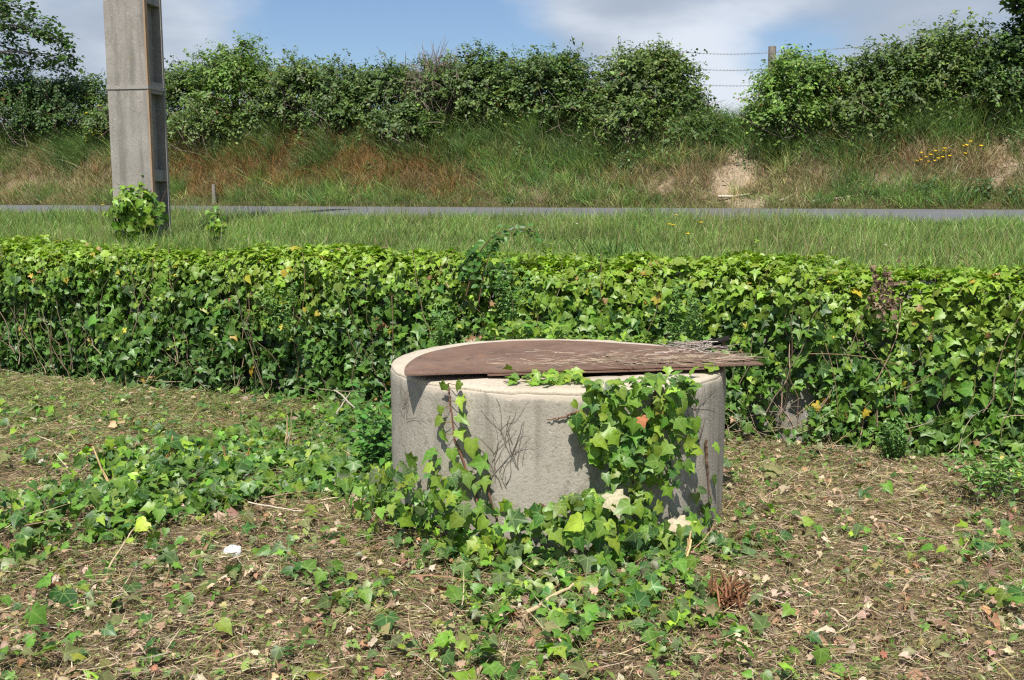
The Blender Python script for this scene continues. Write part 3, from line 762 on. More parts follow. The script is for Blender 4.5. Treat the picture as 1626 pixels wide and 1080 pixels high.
well_clump('ivy', 'dense low ivy growing up around the foot of the well',
           [([(600, 800), (640, 740), (690, 715), (740, 740), (790, 790), (830, 800), (880, 775), (940, 755), (985, 790), (1060, 800), (1090, 790), (1110, 770), (1118, 800), (1112, 850), (1040, 875), (960, 880), (930, 850), (880, 845), (850, 872), (780, 890), (690, 870), (620, 850)], 1.0),
            ([(1100, 700), (1132, 690), (1136, 760), (1118, 790), (1108, 740)], .5)],
           500, .030, .080, [NEW, MID, OLD, (.15, .26, .03), (.10, .16, .06)], [2.0, 4, 2.2, 3, 1], (.02, .26),
           [[(1120, 700), (1124, 760), (1128, 840)], [(770, 760), (790, 830), (800, 880)], [(860, 800), (900, 840), (930, 890)]])
# pale dead leaves caught in that ivy, and one small orange one
P, _ = PC(np.array([977, 1078, 1020]), np.array([797, 835, 668]), .17)
for k, (lb, sz, cc_) in enumerate((('pale cream dead ivy leaf hanging in the ivy before the well', .10, (.50, .45, .30)), ('bleached dead leaf caught at the right foot of the well', .085, (.56, .47, .33)), ('small orange dead leaf caught in the ivy on the well', .045, (.42, .17, .08)))):
    V, F, Cc = leaves(IVYT, P[k:k + 1], np.array([[.1, -1, .5]]), np.array([[.25, 0, -1]]), np.array([sz]), np.array([cc_])); tag(build('dead_leaf', V, F, M_dry, None, Cc), lb, 'leaf')

# dead climbing rootlets on the concrete
def rootlets(label, starts, count, L0, up=1):
    s_ = MB()
    for (sx, sy) in starts:
        for k in range(count):
            m = 10; ang = R(90) + rng.normal(0, .42); step = L0 / m * rng.uniform(.5, 1.1); px_, py_ = [sx + rng.normal(0, 5)], [sy + rng.normal(0, 8)]
            for i_ in range(m - 1):
                ang += rng.normal(0, .2); px_.append(px_[-1] + math.cos(ang) * step); py_.append(py_[-1] - up * math.sin(ang) * step)
            c_, ok = PC(np.array(px_), np.array(py_), .004)
            if ok.all() and c_[:, 2].max() < WZ - .01: s_.tube(c_, np.linspace(.0014, .0005, m) * rng.uniform(.5, 1.3), jit((.17, .145, .12), 1, .3, .04)[0], 4)
    return tag(s_.build('dead_vine', M_bark), label, 'vine')


rootlets('dark leafless dead vine branching on the bare front of the well', [(805, 770), (812, 720), (790, 760), (800, 690), (825, 740), (782, 730)], 5, 80)
rootlets('grey tangle of dead rootlets at the right edge of the well', [(1108, 650), (1115, 625), (1105, 700)], 9, 60)
rootlets('thin dead rootlets on the left side of the well', [(645, 660), (640, 640), (700, 625)], 5, 50)

# ------------------------------------------------------------------ ivy on the open ground (left of the well)
n = 17000; qx = rng.uniform(-220, 760, n); qy = rng.uniform(620, 990, n)
m = inpoly(qx, qy, GROUND_IVY); qx, qy = qx[m], qy[m]
P = PZ(qx, qy, 0.0); P[:, 2] = H(P[:, 0], P[:, 1])
w_ = fbm(P[:, 0], P[:, 1], 1.6, 41); keep = rng.random(len(P)) < np.clip((w_ - .22) / .22, .08, 1) * np.where(qx < 150, .32, np.where(qx < 300, .7, 1)) * np.clip(P[:, 1] / 5.2, .35, 1.2) * 1.0
P = P[keep]; n = len(P); px, py = pix(P)
mound = .04 + .13 * np.clip(fbm(P[:, 0], P[:, 1], 1.9, 43) * 1.6 - .35, 0, 1)
lay = rng.random(n) ** .6; P[:, 2] += mound * lay
nor = rng.normal(0, .55, (n, 3)) + [0, -.55, .9]
col = jit(pick([MID, OLD, NEW, (.07, .15, .02)], [4, 3, 1.6, 3], n), n, .22, .09)
V, F, Cc = ivyleaf(P, nor, rng.lognormal(math.log(.054), .28, n), col, .45)
gi = tag(build('ground_ivy', V, F, M_ivy, None, Cc), 'low ivy carpet spreading over the ground left of the well', None, None, 'stuff'); print('ground ivy', n)

# nettle or bramble like plant at the left foot of the well
nt_ = thing('nettle_plant', 'fresh green leafy plant at the left edge of the well', 'plant')
s_ = MB(); LP, LN, LT, LS = [], [], [], []
for k in range(26):
    b0 = PZ(rng.uniform(560, 650), rng.uniform(720, 780), 0); h_ = rng.uniform(.18, .42); ln = rng.normal(0, .09, 2); tt = np.linspace(0, 1, 8)
    c = np.stack([b0[0] + ln[0] * tt ** 1.5, b0[1] + ln[1] * tt ** 1.5, h_ * tt], -1); s_.tube(c, np.linspace(.0035, .0012, 8), (.10, .13, .04), 4)
    for i_ in range(2, 8):
        for q in range(3):
            an = rng.uniform(0, 6.28); LP.append(c[i_]); LT.append([math.cos(an), math.sin(an), rng.normal(-.1, .3)]); LN.append([rng.normal(0, .3), rng.normal(-.3, .3), 1]); LS.append(rng.uniform(.05, .085) * (1 - .05 * i_))
s_.build('stem', M_grass, nt_); n = len(LP)
V, F, Cc = leaves(OVT, np.array(LP), np.array(LN), np.array(LT), np.array(LS), jit((.075, .19, .03), n, .2, .08)); build('leaf_spray', V, F, M_bush, nt_, Cc)

# thistle at the right
th_ = thing('thistle', 'fresh green feathery thistle growing by the foot of the ivy wall at right', 'plant')
s_ = MB(); LP, LN, LT, LS = [], [], [], []
for k in range(22):
    b0 = PZ(rng.uniform(1545, 1640), rng.uniform(775, 812), .02); an = rng.uniform(0, 6.28); l = rng.uniform(.12, .26); tt = np.linspace(0, 1, 9)
    d = np.array([math.cos(an), math.sin(an) * .6]); c = np.stack([b0[0] + d[0] * l * tt, b0[1] + d[1] * l * tt, .03 + .26 * tt - .12 * tt ** 2 + rng.uniform(0, .05)], -1)
    s_.tube(c, np.linspace(.003, .001, 9), (.08, .13, .07), 4)
    for i_ in range(1, 9):
        for sg in (-1, 1):
            for q in range(2):
                LP.append(c[i_]); LT.append([d[0] * .6 - sg * d[1], d[1] * .6 + sg * d[0], rng.normal(.1, .35)]); LN.append(rng.normal(0, .4, 3) + [0, 0, 1]); LS.append(rng.uniform(.03, .055))
s_.build('stem', M_grass, th_); n = len(LP)
V, F, Cc = leaves(DIT, np.array(LP), np.array(LN), np.array(LT), np.array(LS), jit((.15, .28, .065), n, .25, .07), np.full(n, .7)); build('leaf_spray', V, F, M_bush, th_, Cc)

# ------------------------------------------------------------------ mown litter on the lower ground
def lower_pts(n, y0=2.4, y1=9.6):
    n = int(n * 2.05); y = rng.uniform(y0 * .8, y1 + .6, n); hw_ = .56 * y + 1.7; m_ = rng.random(n) < hw_ / (.56 * (y1 + .6) + 1.7); y, hw_ = y[m_], hw_[m_]; x = rng.uniform(-1, 1, len(y)) * hw_
    u_, v_ = uv(x, y); m_ = (v_ < .06) & ((x - WC[0]) ** 2 + (y - WC[1]) ** 2 > WR ** 2)
    return np.stack([x[m_], y[m_], H(x[m_], y[m_])], -1)


P = lower_pts(470000); n = len(P); px, py = pix(P); hv = np.clip(HAYV(px, py) * .9 + .12 + .5 * gs(px, py, 480, 720, 260, 90) + .3 * gs(px, py, 820, 930, 260, 60), 0, 1)
pn = fbm(P[:, 0], P[:, 1], 1.4, 51); pn2 = fbm(P[:, 0], P[:, 1], 4.5, 53)
inI = inpoly(px, py, GROUND_IVY)
keep = rng.random(n) < np.where(inI, .4, 1) * np.clip(.2 + pn2 * 1.7, 0, 1)
P, px, py, hv, pn = P[keep], px[keep], py[keep], hv[keep], pn[keep]; n = len(P)
thk = rng.random(n) ** 1.2 * (.012 + .085 * np.clip(fbm(P[:, 0], P[:, 1], 7, 255) * 1.8 - .3, 0, 1) * fbm(P[:, 0], P[:, 1], 2.6, 55)); P[:, 2] += thk + .004
flow = (fbm(P[:, 0], P[:, 1], .9, 57) - .5) * 5; th = flow + rng.normal(0, 1.5, n)
D = np.stack([np.cos(th), np.sin(th), rng.normal(.03, .22, n)], -1)
pb_s = .86; hay = rng.random(n) < hv
pb = pick([(.45, .34, .22), (.57, .45, .30), (.28, .19, .12), (.36, .31, .14), (.66, .54, .38), (.18, .12, .08), (.21, .26, .075)], [3, 3, 2, 2.2, 1.8, 1.2, 1.8], n)
ph = pick([(.42, .36, .19), (.29, .33, .11), (.52, .45, .28), (.18, .26, .07), (.19, .15, .08)], [2.6, 3, 1.8, 3.2, 1.6], n)
col = np.where(hay[:, None], ph, pb) * pb_s; col = jit(col, n, .22, .06)
V, F, Cc = blades(P, D, rng.normal(0, .22, (n, 3)) * [1, 1, .35], rng.lognormal(math.log(.046), .55, n), rng.uniform(.0014, .0038, n), col, col * rng.uniform(.8, 1.2, (n, 1)))
V[:, 2] = np.maximum(V[:, 2], H(V[:, 0], V[:, 1]) + .002)
tag(build('grass_clippings', V, F, M_dry, None, Cc), 'brown and straw coloured mown clippings covering the lower ground', None, None, 'stuff'); print('clippings', n)

# small torn green scraps and seedlings
P = lower_pts(60000); n = len(P); px, py = pix(P); m_ = rng.random(n) < np.clip((fbm(P[:, 0], P[:, 1], 2.1, 281) - .33) * 2.6, .06, 1) * np.where(px > 1150, .7, .9); P = P[m_]; n = len(P); P[:, 2] += rng.uniform(.008, .055, n)
V, F, Cc = leaves(DIT, P, rng.normal(0, .6, (n, 3)) + [0, -.3, .9], rng.normal(0, 1, (n, 3)), rng.lognormal(math.log(.022), .4, n), jit(pick([(.15, .25, .055), (.10, .19, .04), (.22, .30, .08), (.25, .24, .11)], [3, 3, 2, 2], n), n, .25, .07), rng.uniform(.5, 1.3, n))
tag(build('green_scraps', V, F, M_bush, None, Cc), 'small green seedlings and torn leaf scraps among the clippings', None, None, 'stuff')

# short live stubble
P = lower_pts(120000); n = len(P); px, py = pix(P)
dn = np.clip((fbm(P[:, 0], P[:, 1], 2.4, 61) - .36) * 4, .12, 1) * (.35 + .65 * np.clip((py - 700) / 200, 0, 1)) + .9 * gs(px, py, 540, 680, 170, 60) + .35 * gs(px, py, 150, 680, 300, 60) + .5 * gs(px, py, 40, 850, 120, 60) + .6 * gs(px, py, 1240, 740, 110, 25)
P = P[rng.random(n) < dn * .8]; n = len(P); P[:, 2] += .003
D = rng.normal(0, .35, (n, 3)) + [0, 0, 1]; c0 = jit(pick([(.16, .20, .045), (.26, .25, .08), (.11, .17, .035), (.36, .28, .14), (.22, .13, .07)], [2.4, 2.4, 1.6, 2.4, 1], n), n, .2, .08)
V, F, Cc = blades(P, D, rng.normal(0, .35, (n, 3)) * [1, 1, .2], rng.uniform(.02, .085, n), rng.uniform(.0016, .0032, n), c0 * .8, c0 * 1.2)
tag(build('stubble_grass', V, F, M_grass, None, Cc), 'short green grass stubble poking through the clippings', None, None, 'stuff'); print('stubble', n)

# crushed leaf bits (uncountable), small green ivy seedlings
P = lower_pts(26000); n = len(P); px, py = pix(P); inI = inpoly(px, py, GROUND_IVY)
dn = .35 + .5 * np.clip((py - 780) / 200, 0, 1); P = P[(rng.random(n) < dn)]; n = len(P); P[:, 2] += rng.uniform(.012, .05, n)
col = jit(pick([(.42, .31, .21), (.27, .18, .115), (.50, .40, .28), (.26, .25, .11), (.17, .24, .06), (.32, .18, .11)], [3, 2.5, 1.6, 2, 2, 1.2], n), n, .22, .08)
V, F, Cc = ivyleaf(P, rng.normal(0, .55, (n, 3)) + [0, -.2, 1], rng.lognormal(math.log(.026), .35, n), col, 0)
tag(build('leaf_litter', V, F, M_dry, None, Cc), 'crumbled brown leaf scraps mixed into the clippings', None, None, 'stuff'); print('litter', n)

P = lower_pts(48000, 2.4, 7); n = len(P); px, py = pix(P)
dn = 1.7 * gs(px, py, 940, 965, 190, 80) + .55 * gs(px, py, 620, 960, 160, 60) + .45 * gs(px, py, 1150, 900, 150, 60) + .5 * gs(px, py, 850, 1050, 200, 50) + .5 * gs(px, py, 30, 1050, 80, 50) + .5 * gs(px, py, 1130, 880, 90, 40) + .09 + .20 * gs(px, py, 200, 690, 330, 55) + .22 * gs(px, py, 200, 930, 250, 60) + .3 * gs(px, py, 1560, 880, 90, 60)
dn = dn * np.clip((fbm(P[:, 0], P[:, 1], 3.4, 71) - .40 + .14 * gs(px, py, 940, 960, 200, 90)) * 6, 0, 1.3) * np.where(gs(px, py, 940, 960, 260, 110) > .3, 1, .6)
P = P[(rng.random(n) < dn * .95) & (np.hypot(*(pix(P) - np.array([[370.], [890.]]))) > 30)]; n = len(P); P[:, 2] += rng.uniform(.012, .085, n)
col = jit(pick([MID, OLD, NEW, (.10, .15, .05), (.17, .17, .07)], [3.4, 2.6, 1.6, 1.6, 1.1], n), n, .22, .09)
V, F, Cc = ivyleaf(P, rng.normal(0, .45, (n, 3)) + [0, -.35, 1], rng.lognormal(math.log(.042), .32, n), col, .2)
tag(build('ground_ivy', V, F, M_ivy, None, Cc), 'scattered ivy leaves creeping through the clippings in the foreground', None, None, 'stuff'); print('fg ivy', n)

s_ = MB()
for k in range(260):
    if k % 2: q = PZ(rng.uniform(0, 720), rng.uniform(690, 880), 0)
    else: q = PZ(rng.uniform(450, 1300), rng.uniform(870, 1075), 0)
    th = rng.uniform(0, 6.28); m = 12; pth = [q[:2]]
    for i_ in range(m - 1): th += rng.normal(0, .35); pth.append(pth[-1] + np.array([math.cos(th), math.sin(th)]) * .028)
    pth = np.array(pth); zz = H(pth[:, 0], pth[:, 1]) + .02 + .035 * np.abs(np.sin(np.linspace(0, rng.uniform(2, 5), m))); s_.tube(np.c_[pth, zz], np.linspace(.0022, .001, m), jit((.22, .15, .09), 1, .3, .06)[0], 4)
tag(s_.build('ivy_runners', M_bark), 'thin brown ivy runners trailing over the lower ground', None, None, 'stuff')
P = lower_pts(3400); n = len(P); px, py = pix(P); m_ = rng.random(n) < .25 + .6 * (fbm(P[:, 0], P[:, 1], 1.7, 271) > .52); P = P[m_]; n = len(P); P[:, 2] += rng.uniform(.01, .06, n); th = rng.uniform(0, 6.28, n)
col = jit(pick([(.55, .44, .29), (.42, .29, .18), (.30, .19, .11), (.34, .33, .13)], [3, 2, 1.5, 1.5], n), n, .2, .05)
V, F, Cc = blades(P, np.stack([np.cos(th), np.sin(th), rng.normal(.15, .3, n)], -1), rng.normal(0, .3, (n, 3)) * [1, 1, .5], rng.uniform(.09, .26, n), rng.uniform(.003, .006, n), col, col)
V[:, 2] = np.maximum(V[:, 2], H(V[:, 0], V[:, 1]) + .006)
tag(build('loose_stalks', V, F, M_dry, None, Cc), 'loose dry stalks strewn over the clippings', None, None, 'stuff')

# the 300 dead leaves that show largest, each its own object
proto = []
for k in range(9):
    cc_ = [(.46, .34, .22), (.40, .26, .16), (.54, .43, .29), (.35, .19, .11), (.45, .32, .22), (.50, .39, .25), (.29, .16, .09), (.57, .47, .33), (.42, .30, .18)][k]
    tv = (IV2 if k % 2 else IVV).copy() * [.8, 1, 2.6 + rng.normal(0, .8)]; tv[:, 2] += rng.normal(0, .13, 13) - .5 * tv[:, 1] ** 2 * rng.normal(.6, .6); tv[[6, 11], 0] *= rng.uniform(.6, .9); tv[[4, 9], 1] += rng.uniform(0, .15); q = (tv, IVF, IVS * .0 + 1)
    V, F, Cc = leaves(q, np.zeros((1, 3)), np.array([[0, 0, 1.]]), np.array([[0, 1., 0]]), np.ones(1), np.array([cc_])); Cc = Cc * rng.uniform(.85, 1.12, (13, 1))
    me_o = build('dead_leaf', V, F, M_dry, None, Cc); proto.append(me_o)
cname = ['tan', 'light brown', 'cream', 'red brown', 'pinkish tan', 'beige', 'dark brown', 'pale cream', 'buff']
P = lower_pts(60000, 2.45, 6.2); px, py = pix(P); dn = .35 + .65 * gs(px, py, 1400, 900, 330, 160) + .8 * gs(px, py, 800, 1060, 300, 60) + .4 * gs(px, py, 150, 1000, 200, 80); ok = (px > 10) & (px < 1616) & (py < 1075) & ~inpoly(px, py, GROUND_IVY) & (rng.random(len(P)) < dn * .5)
P = P[ok][:300]; used = set()
for k, p_ in enumerate(P):
    v_ = int(rng.integers(9)); o = proto[v_] if v_ not in used else proto[v_].copy()
    if v_ in used: C.collection.objects.link(o)
    used.add(v_)
    qx, qy = pix(p_); o.location = (p_[0], p_[1], p_[2] + rng.uniform(.02, .05)); sz = rng.uniform(.028, .055); o.scale = (sz * rng.uniform(.6, 1), sz, sz)
    o.rotation_euler = (rng.normal(.15, .45), rng.normal(0, .45), rng.uniform(0, 6.28))
    zone = 'left of the well' if (qy < 860 and qx < 620) else 'right of the well' if (qy < 860) else 'in the left foreground' if qx < 540 else 'in the middle foreground' if qx < 1080 else 'in the right foreground'
    tag(o, f'curled {cname[v_]} dead leaf on the clippings {zone}', 'leaf', f'{cname[v_]} dead leaves {zone}')

# ------------------------------------------------------------------ cut stems, sticks, plastic, rotten stump
def splinter(px_, py_, h_, lean, label, colr=(.42, .22, .10), nst=3):
    b0 = PZ(px_, py_, .0); b0[2] = H(b0[0], b0[1]) - .01; s_ = MB()
    for k in range(nst):
        o_ = rng.normal(0, .008, 2); l = h_ * rng.uniform(.6, 1.05); tt = np.linspace(0, 1, 6)
        c = np.stack([b0[0] + o_[0] + lean * l * tt + rng.normal(0, .003, 6), b0[1] + o_[1] + rng.normal(0, .003, 6), b0[2] + l * tt], -1)
        s_.tube(c, np.linspace(.008, .003, 6) * rng.uniform(.6, 1.2), jit(colr, 1, .25, .06)[0], 5)
    return tag(s_.build('cut_stem', M_bark, None, True, b0), label, 'stem')


for a_ in ((182, 790, .20, -.35, 'tall split pale stem leaning left in the ground ivy', (.55, .38, .2), 2), (258, 768, .13, .2, 'frayed orange cut stem among the ground ivy, by the leaning split stem', (.45, .2, .08), 4),
           (360, 745, .14, -.05, 'narrow upright red brown cut stem in the ivy', (.4, .2, .1), 2), (340, 760, .10, .1, 'short pale frayed stem before the red brown cut stem', (.52, .38, .2), 3),
           (455, 725, .18, .12, 'pale splintered stem standing nearest the well in the ivy', (.58, .42, .25), 3), (270, 735, .12, .1, 'thin orange stem stub at the back of the ivy patch', (.45, .26, .12), 2),
           (392, 745, .10, .1, 'stubby orange stem right of the red brown cut stem', (.46, .24, .1), 3), (255, 800, .09, 0, 'low rust coloured stub deep in the ivy', (.36, .16, .07), 3),
           (1085, 930, .13, .15, 'splintered yellowish stem at the right foot of the well', (.55, .38, .2), 4)):
    splinter(a_[0], a_[1], a_[2] * 1.55, a_[3], a_[4], a_[5], a_[6])

rs = PZ(1152, 985, 0.0); rs[2] = H(rs[0], rs[1]); s_ = MB()
for k in range(230):
    a0 = rs + [rng.normal(0, .03), rng.normal(0, .028), rng.uniform(-.01, .10)]; d = np.array([rng.normal(0, .45), rng.normal(-.15, .3), rng.normal(.8, .5)]); l = rng.uniform(.02, .06)
    tt = np.linspace(0, 1, 3)[:, None]; s_.tube(a0 + tt * d * l, np.array([.0045, .004, .001]) * rng.uniform(.5, 1.3), jit(pick([(.22, .10, .05), (.36, .22, .12), (.13, .06, .03), (.30, .14, .07)], [2, 1, 2, 1.5], 1), 1, .2, .05)[0], 4)
tag(s_.build('rotten_stump', M_bark), 'crumbling red brown rotten stump in the foreground', 'stump')


def stick(pts, r, label, colr=(.40, .30, .19), z=.05, n=9, name='stick'):
    c = np.array([PZ(a_, b_, z) for a_, b_ in pts]); zz = H(c[:, 0], c[:, 1]) + z + .02; c[:, 2] = np.linspace(zz[0], zz[-1], len(zz)); c[:, 2] = np.maximum(c[:, 2], H(c[:, 0], c[:, 1]) + r + .03)
    tt = np.linspace(0, len(c) - 1, n); c = np.stack([np.interp(tt, np.arange(len(c)), c[:, j]) for j in range(3)], -1); c += rng.normal(0, r * .35, c.shape)
    s_ = MB(); s_.tube(c, np.linspace(r, r * .6, n), colr, 6); return tag(s_.build(name, M_bark), label, 'stick')


stick([(835, 978), (912, 942)], .009, 'flat pale broken stalk lying in the middle foreground', (.52, .40, .24))
stick([(395, 815), (440, 830), (480, 843)], .004, 'thin curved whitish stick at the lower edge of the ground ivy', (.58, .5, .38))
stick([(175, 920), (200, 880), (215, 862)], .0045, 'straw coloured stalk leaning up below the ivy patch on the left', (.5, .4, .24))
stick([(1395, 835), (1440, 845), (1495, 862)], .006, 'grey brown stick lying on the clippings at the right', (.26, .19, .14))
stick([(505, 605), (535, 625), (568, 655)], .008, 'pale grey branch piece leaning at the foot of the ivy left of the well', (.48, .42, .34), .10)
stick([(535, 660), (548, 640), (556, 628)], .007, 'short pale branch crossing under the leaning branch', (.45, .38, .3), .09)
stick([(530, 600), (600, 603), (620, 606)], .004, 'long thin brown stick lying before the ivy left of the well', (.30, .2, .13), .10)
stick([(1320, 990), (1345, 1005), (1365, 985)], .004, 'forked light twig in the right foreground', (.5, .4, .27))
stick([(1540, 748), (1580, 747), (1626, 746)], .003, 'thin tan stalk lying along the foot of the right ivy', (.5, .4, .25), .05)

pp = PZ(370, 885, .04); me_v, me_f = [], []
th = np.linspace(0, 2 * math.pi, 14, endpoint=False); ringz = []
for j, (r_, z_) in enumerate(((.028, 0), (.034, .014), (.030, .028), (.016, .036), (.001, .034))):
    ringz.append(np.stack([np.cos(th) * r_ * rng.uniform(.75, 1.25, 14), np.sin(th) * r_ * .8 * rng.uniform(.75, 1.25, 14), z_ + rng.normal(0, .004, 14)], -1))
V = np.concatenate(ringz); i = np.arange(4)[:, None] * 14; j = np.arange(14)[None]; F = np.stack([i + j, i + (j + 1) % 14, i + 14 + (j + 1) % 14, i + 14 + j], -1).reshape(-1, 4)
tag(build('plastic_scrap', V + [pp[0], pp[1], H(pp[0], pp[1]) + .035], F, M_plastic, None, None, False, (pp[0], pp[1], 0)), 'crumpled white plastic scrap on the clippings below the ivy', 'litter')

# long green grass stalks hanging out of the hedge (each a thing)
def stalk(pts, v0, label, colr=(.24, .27, .07), r=.003, name='grass_stalk'):
    c = np.array([PV(a_, b_, v0) for a_, b_ in pts]); tt = np.linspace(0, len(c) - 1, 16)
    k = np.arange(len(c)); pf = [np.polyfit(k, c[:, j], min(2, len(c) - 1)) for j in range(3)]; c = np.stack([np.polyval(pf[j], tt) for j in range(3)], -1)
    s_ = MB(); s_.tube(c, np.linspace(r, r * .5, 16), colr, 5); return tag(s_.build(name, M_grass), label, 'stalk')


for a_ in (([(215, 640), (270, 585), (330, 570)], -.3, 'long yellow green stalk arching from the foot of the left ivy'), ([(195, 625), (260, 600), (320, 565), (345, 568)], -.28, 'second yellow green stalk arching beside the first at the left ivy'),
           ([(35, 530), (60, 560), (90, 600)], -.25, 'straight pale green stalk leaning before the far left ivy'), ([(690, 440), (730, 385), (745, 366)], -.2, 'pale grass stalk leaning right over the ivy top left of the bramble'),
           ([(480, 400), (483, 470), (470, 520)], -.25, 'thin dark stem hanging down the left middle ivy'), ([(622, 470), (624, 540), (622, 590)], -.25, 'thin upright stem in front of the ivy left of the well'),
           ([(1310, 545), (1325, 600), (1330, 660)], -.25, 'brown stem hanging down the ivy right of the well'), ([(1285, 562), (1380, 568), (1450, 590)], -.25, 'brown stem trailing level across the right ivy'),
           ([(1548, 600), (1535, 650), (1490, 675)], -.25, 'yellow curved stem bent at the far right ivy'), ([(1430, 620), (1470, 600), (1500, 580)], -.25, 'short pale twig slanting up across the right ivy'),
           ([(955, 400), (954, 450), (952, 480)], -.22, 'upright tan seed stalk on the ivy behind the lid')):
    stalk(a_[0], a_[1], a_[2], (.24, .27, .07) if 'green' in a_[2] or 'yellow' in a_[2] else (.30, .21, .12), .0028)

# ------------------------------------------------------------------ verge grass
n = 190000; v = rng.uniform(.38, ROAD0 + .12, n); v = v + (fbm(v * 0, v, 1, 1) * 0); u = rng.uniform(-14.5, 3.2, n)
dn = np.clip(.45 + fbm(u, v, 2.0, 81) * .9, 0, 1) * np.clip((v - .3) / .25, .2, 1); m = rng.random(n) < dn; u, v = u[m], v[m]; n = len(u)
P = at_h(u, v); tall = np.clip((fbm(u, v, .9, 83) - .35) * 2.2, 0, 1)
tuf = fbm(u, v, 5.5, 87); hgt = (.05 + .11 * tall) * (.55 + .9 * tuf) * rng.lognormal(0, .3, n) * np.where(v > ROAD0 - .35, .95, 1); D = rng.normal(0, .25, (n, 3)) + [0.05, 0, 1]
c1 = jit(pick([(.19, .32, .065), (.14, .26, .055), (.28, .37, .10), (.42, .40, .20)], [4, 3, 2.6, 1.0], n) * (.5 + 1.0 * fbm(u, v, 2.7, 89))[:, None], n, .2, .07)
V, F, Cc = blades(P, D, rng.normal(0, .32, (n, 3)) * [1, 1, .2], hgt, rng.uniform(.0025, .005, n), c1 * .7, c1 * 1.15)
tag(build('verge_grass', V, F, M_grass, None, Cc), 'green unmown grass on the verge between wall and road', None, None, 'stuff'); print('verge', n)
# taller seed stalks, uncountable
n = 15000; u = rng.uniform(-14, 3, n); v = rng.uniform(.5, ROAD0 + .05, n); m = rng.random(n) < np.clip((fbm(u, v, 1.1, 85) - .4) * 4, .06, 1); u, v = u[m], v[m]; n = len(u); P = at_h(u, v)
c1 = jit(pick([(.32, .30, .12), (.22, .26, .07), (.36, .30, .17)], [2, 2, 1], n), n, .2, .06)
V, F, Cc = blades(P, rng.normal(0, .14, (n, 3)) + [0, 0, 1], rng.normal(0, .18, (n, 3)) * [1, 1, 0], rng.uniform(.16, .34, n), rng.uniform(.002, .004, n), c1 * .7, c1)
tag(build('seed_grass', V, F, M_grass, None, Cc), 'taller thin seed stalks standing in the verge grass', None, None, 'stuff')


def tuft(px_, v_, cnt, h_, label, spread=.10, colr=(.12, .22, .05)):
    b0 = PV(px_, 400, v_); u_, vv_ = uv(b0[0], b0[1]); P = at_h(u_ + rng.normal(0, spread, cnt), vv_ + rng.normal(0, spread * .6, cnt))
    c1 = jit(colr, cnt, .2, .07)
    V, F, Cc = blades(P, rng.normal(0, .2, (cnt, 3)) + [0, 0, 1], rng.normal(0, .45, (cnt, 3)) * [1, 1, .3], rng.uniform(.5, 1.1, cnt) * h_, rng.uniform(.005, .010, cnt), c1 * .7, c1 * 1.1)
    return tag(build('grass_tuft', V, F, M_grass, None, Cc), label, 'grass')


tuft(1020, 3.0, 60, .26, 'tall broad bladed grass tuft on the verge left of the yellow flowers', .10)
tuft(975, 1.0, 120, .20, 'dense fresh green tuft just above the ivy behind the lid', .16, (.09, .19, .04))
tuft(230, 3.3, 120, .28, 'long grass growing round the back of the concrete pole', .3)
tuft(80, 2.6, 140, .30, 'long grass clump at the far left of the verge', .35)


def flower(px_, py_, v_, label, group, colr=(.80, .55, .01), r_=.022, name='yellow_flower'):
    top = PV(px_, py_, v_); x, y = top[0], top[1]; z0 = H(x, y); top[2] = max(top[2], z0 + .05)
    o = thing(name, label, 'flower', group, (x, y, z0)); b0 = np.array([x, y, z0])
    s_ = MB(); s_.tube(np.array([b0, (b0 + top) / 2 + [.004, 0, 0], top]), .0016, (.15, .2, .05), 4); so = s_.build('stem', M_grass, o, True, b0)
    n_ = 14; an = np.arange(n_) * 2.4; V, F, Cc = leaves(DIT, np.repeat(top[None], n_, 0), np.stack([-.5 * np.cos(an), -.5 * np.sin(an) - .2, np.ones(n_)], -1), np.stack([np.cos(an), np.sin(an), .35 + .2 * rng.random(n_)], -1), np.full(n_, r_), jit(colr, n_, .08, .03))
    build('petals', V, F, M_petal, so, Cc, False, b0); return o


for a_ in ((1073, 342, 3.3, 'topmost yellow dandelion on the verge'), (1063, 357, 2.8, 'left yellow dandelion of the close pair on the verge'), (1069, 358, 2.75, 'right yellow dandelion of the close pair on the verge'), (1113, 354, 2.8, 'yellow dandelion standing apart at the right of its group'), (1092, 372, 2.2, 'lowest yellow dandelion on the verge, nearest the ivy'), (163, 326, 3.6, 'orange yellow flower at the left foot of the pole')):
    flower(*a_, 'dandelions on the verge')
for a_ in ((793, 358, 2.3, 'white clover head above the bramble shoot'), (828, 342, 3.4, 'white clover head by the near road edge left of the tall tuft'), (916, 356, 2.4, 'white clover head left of the tall verge tuft'), (1406, 390, 1.2, 'tiny white flower on the right verge above the ivy')):
    flower(*a_, 'white clover heads on the verge', (.62, .60, .55), .014, 'white_flower')

# ------------------------------------------------------------------ concrete pole
pb = PV(215, 372, 1.15); PX = pb[0] + .075; PYY = pb[1]; pz0 = float(H(PX, PYY)) - .15
rot = R(-11); ax = np.array([math.cos(rot), math.sin(rot), 0]); ay = np.array([-math.sin(rot), math.cos(rot), 0]); az = np.array([0, 0, 1.0])
pole = thing('concrete_pole', 'tall grey concrete utility pole with rust streaked recessed side on the verge', 'pole', loc=(PX, PYY, pz0)); PL = np.array([PX, PYY, pz0])
HT = 9.0


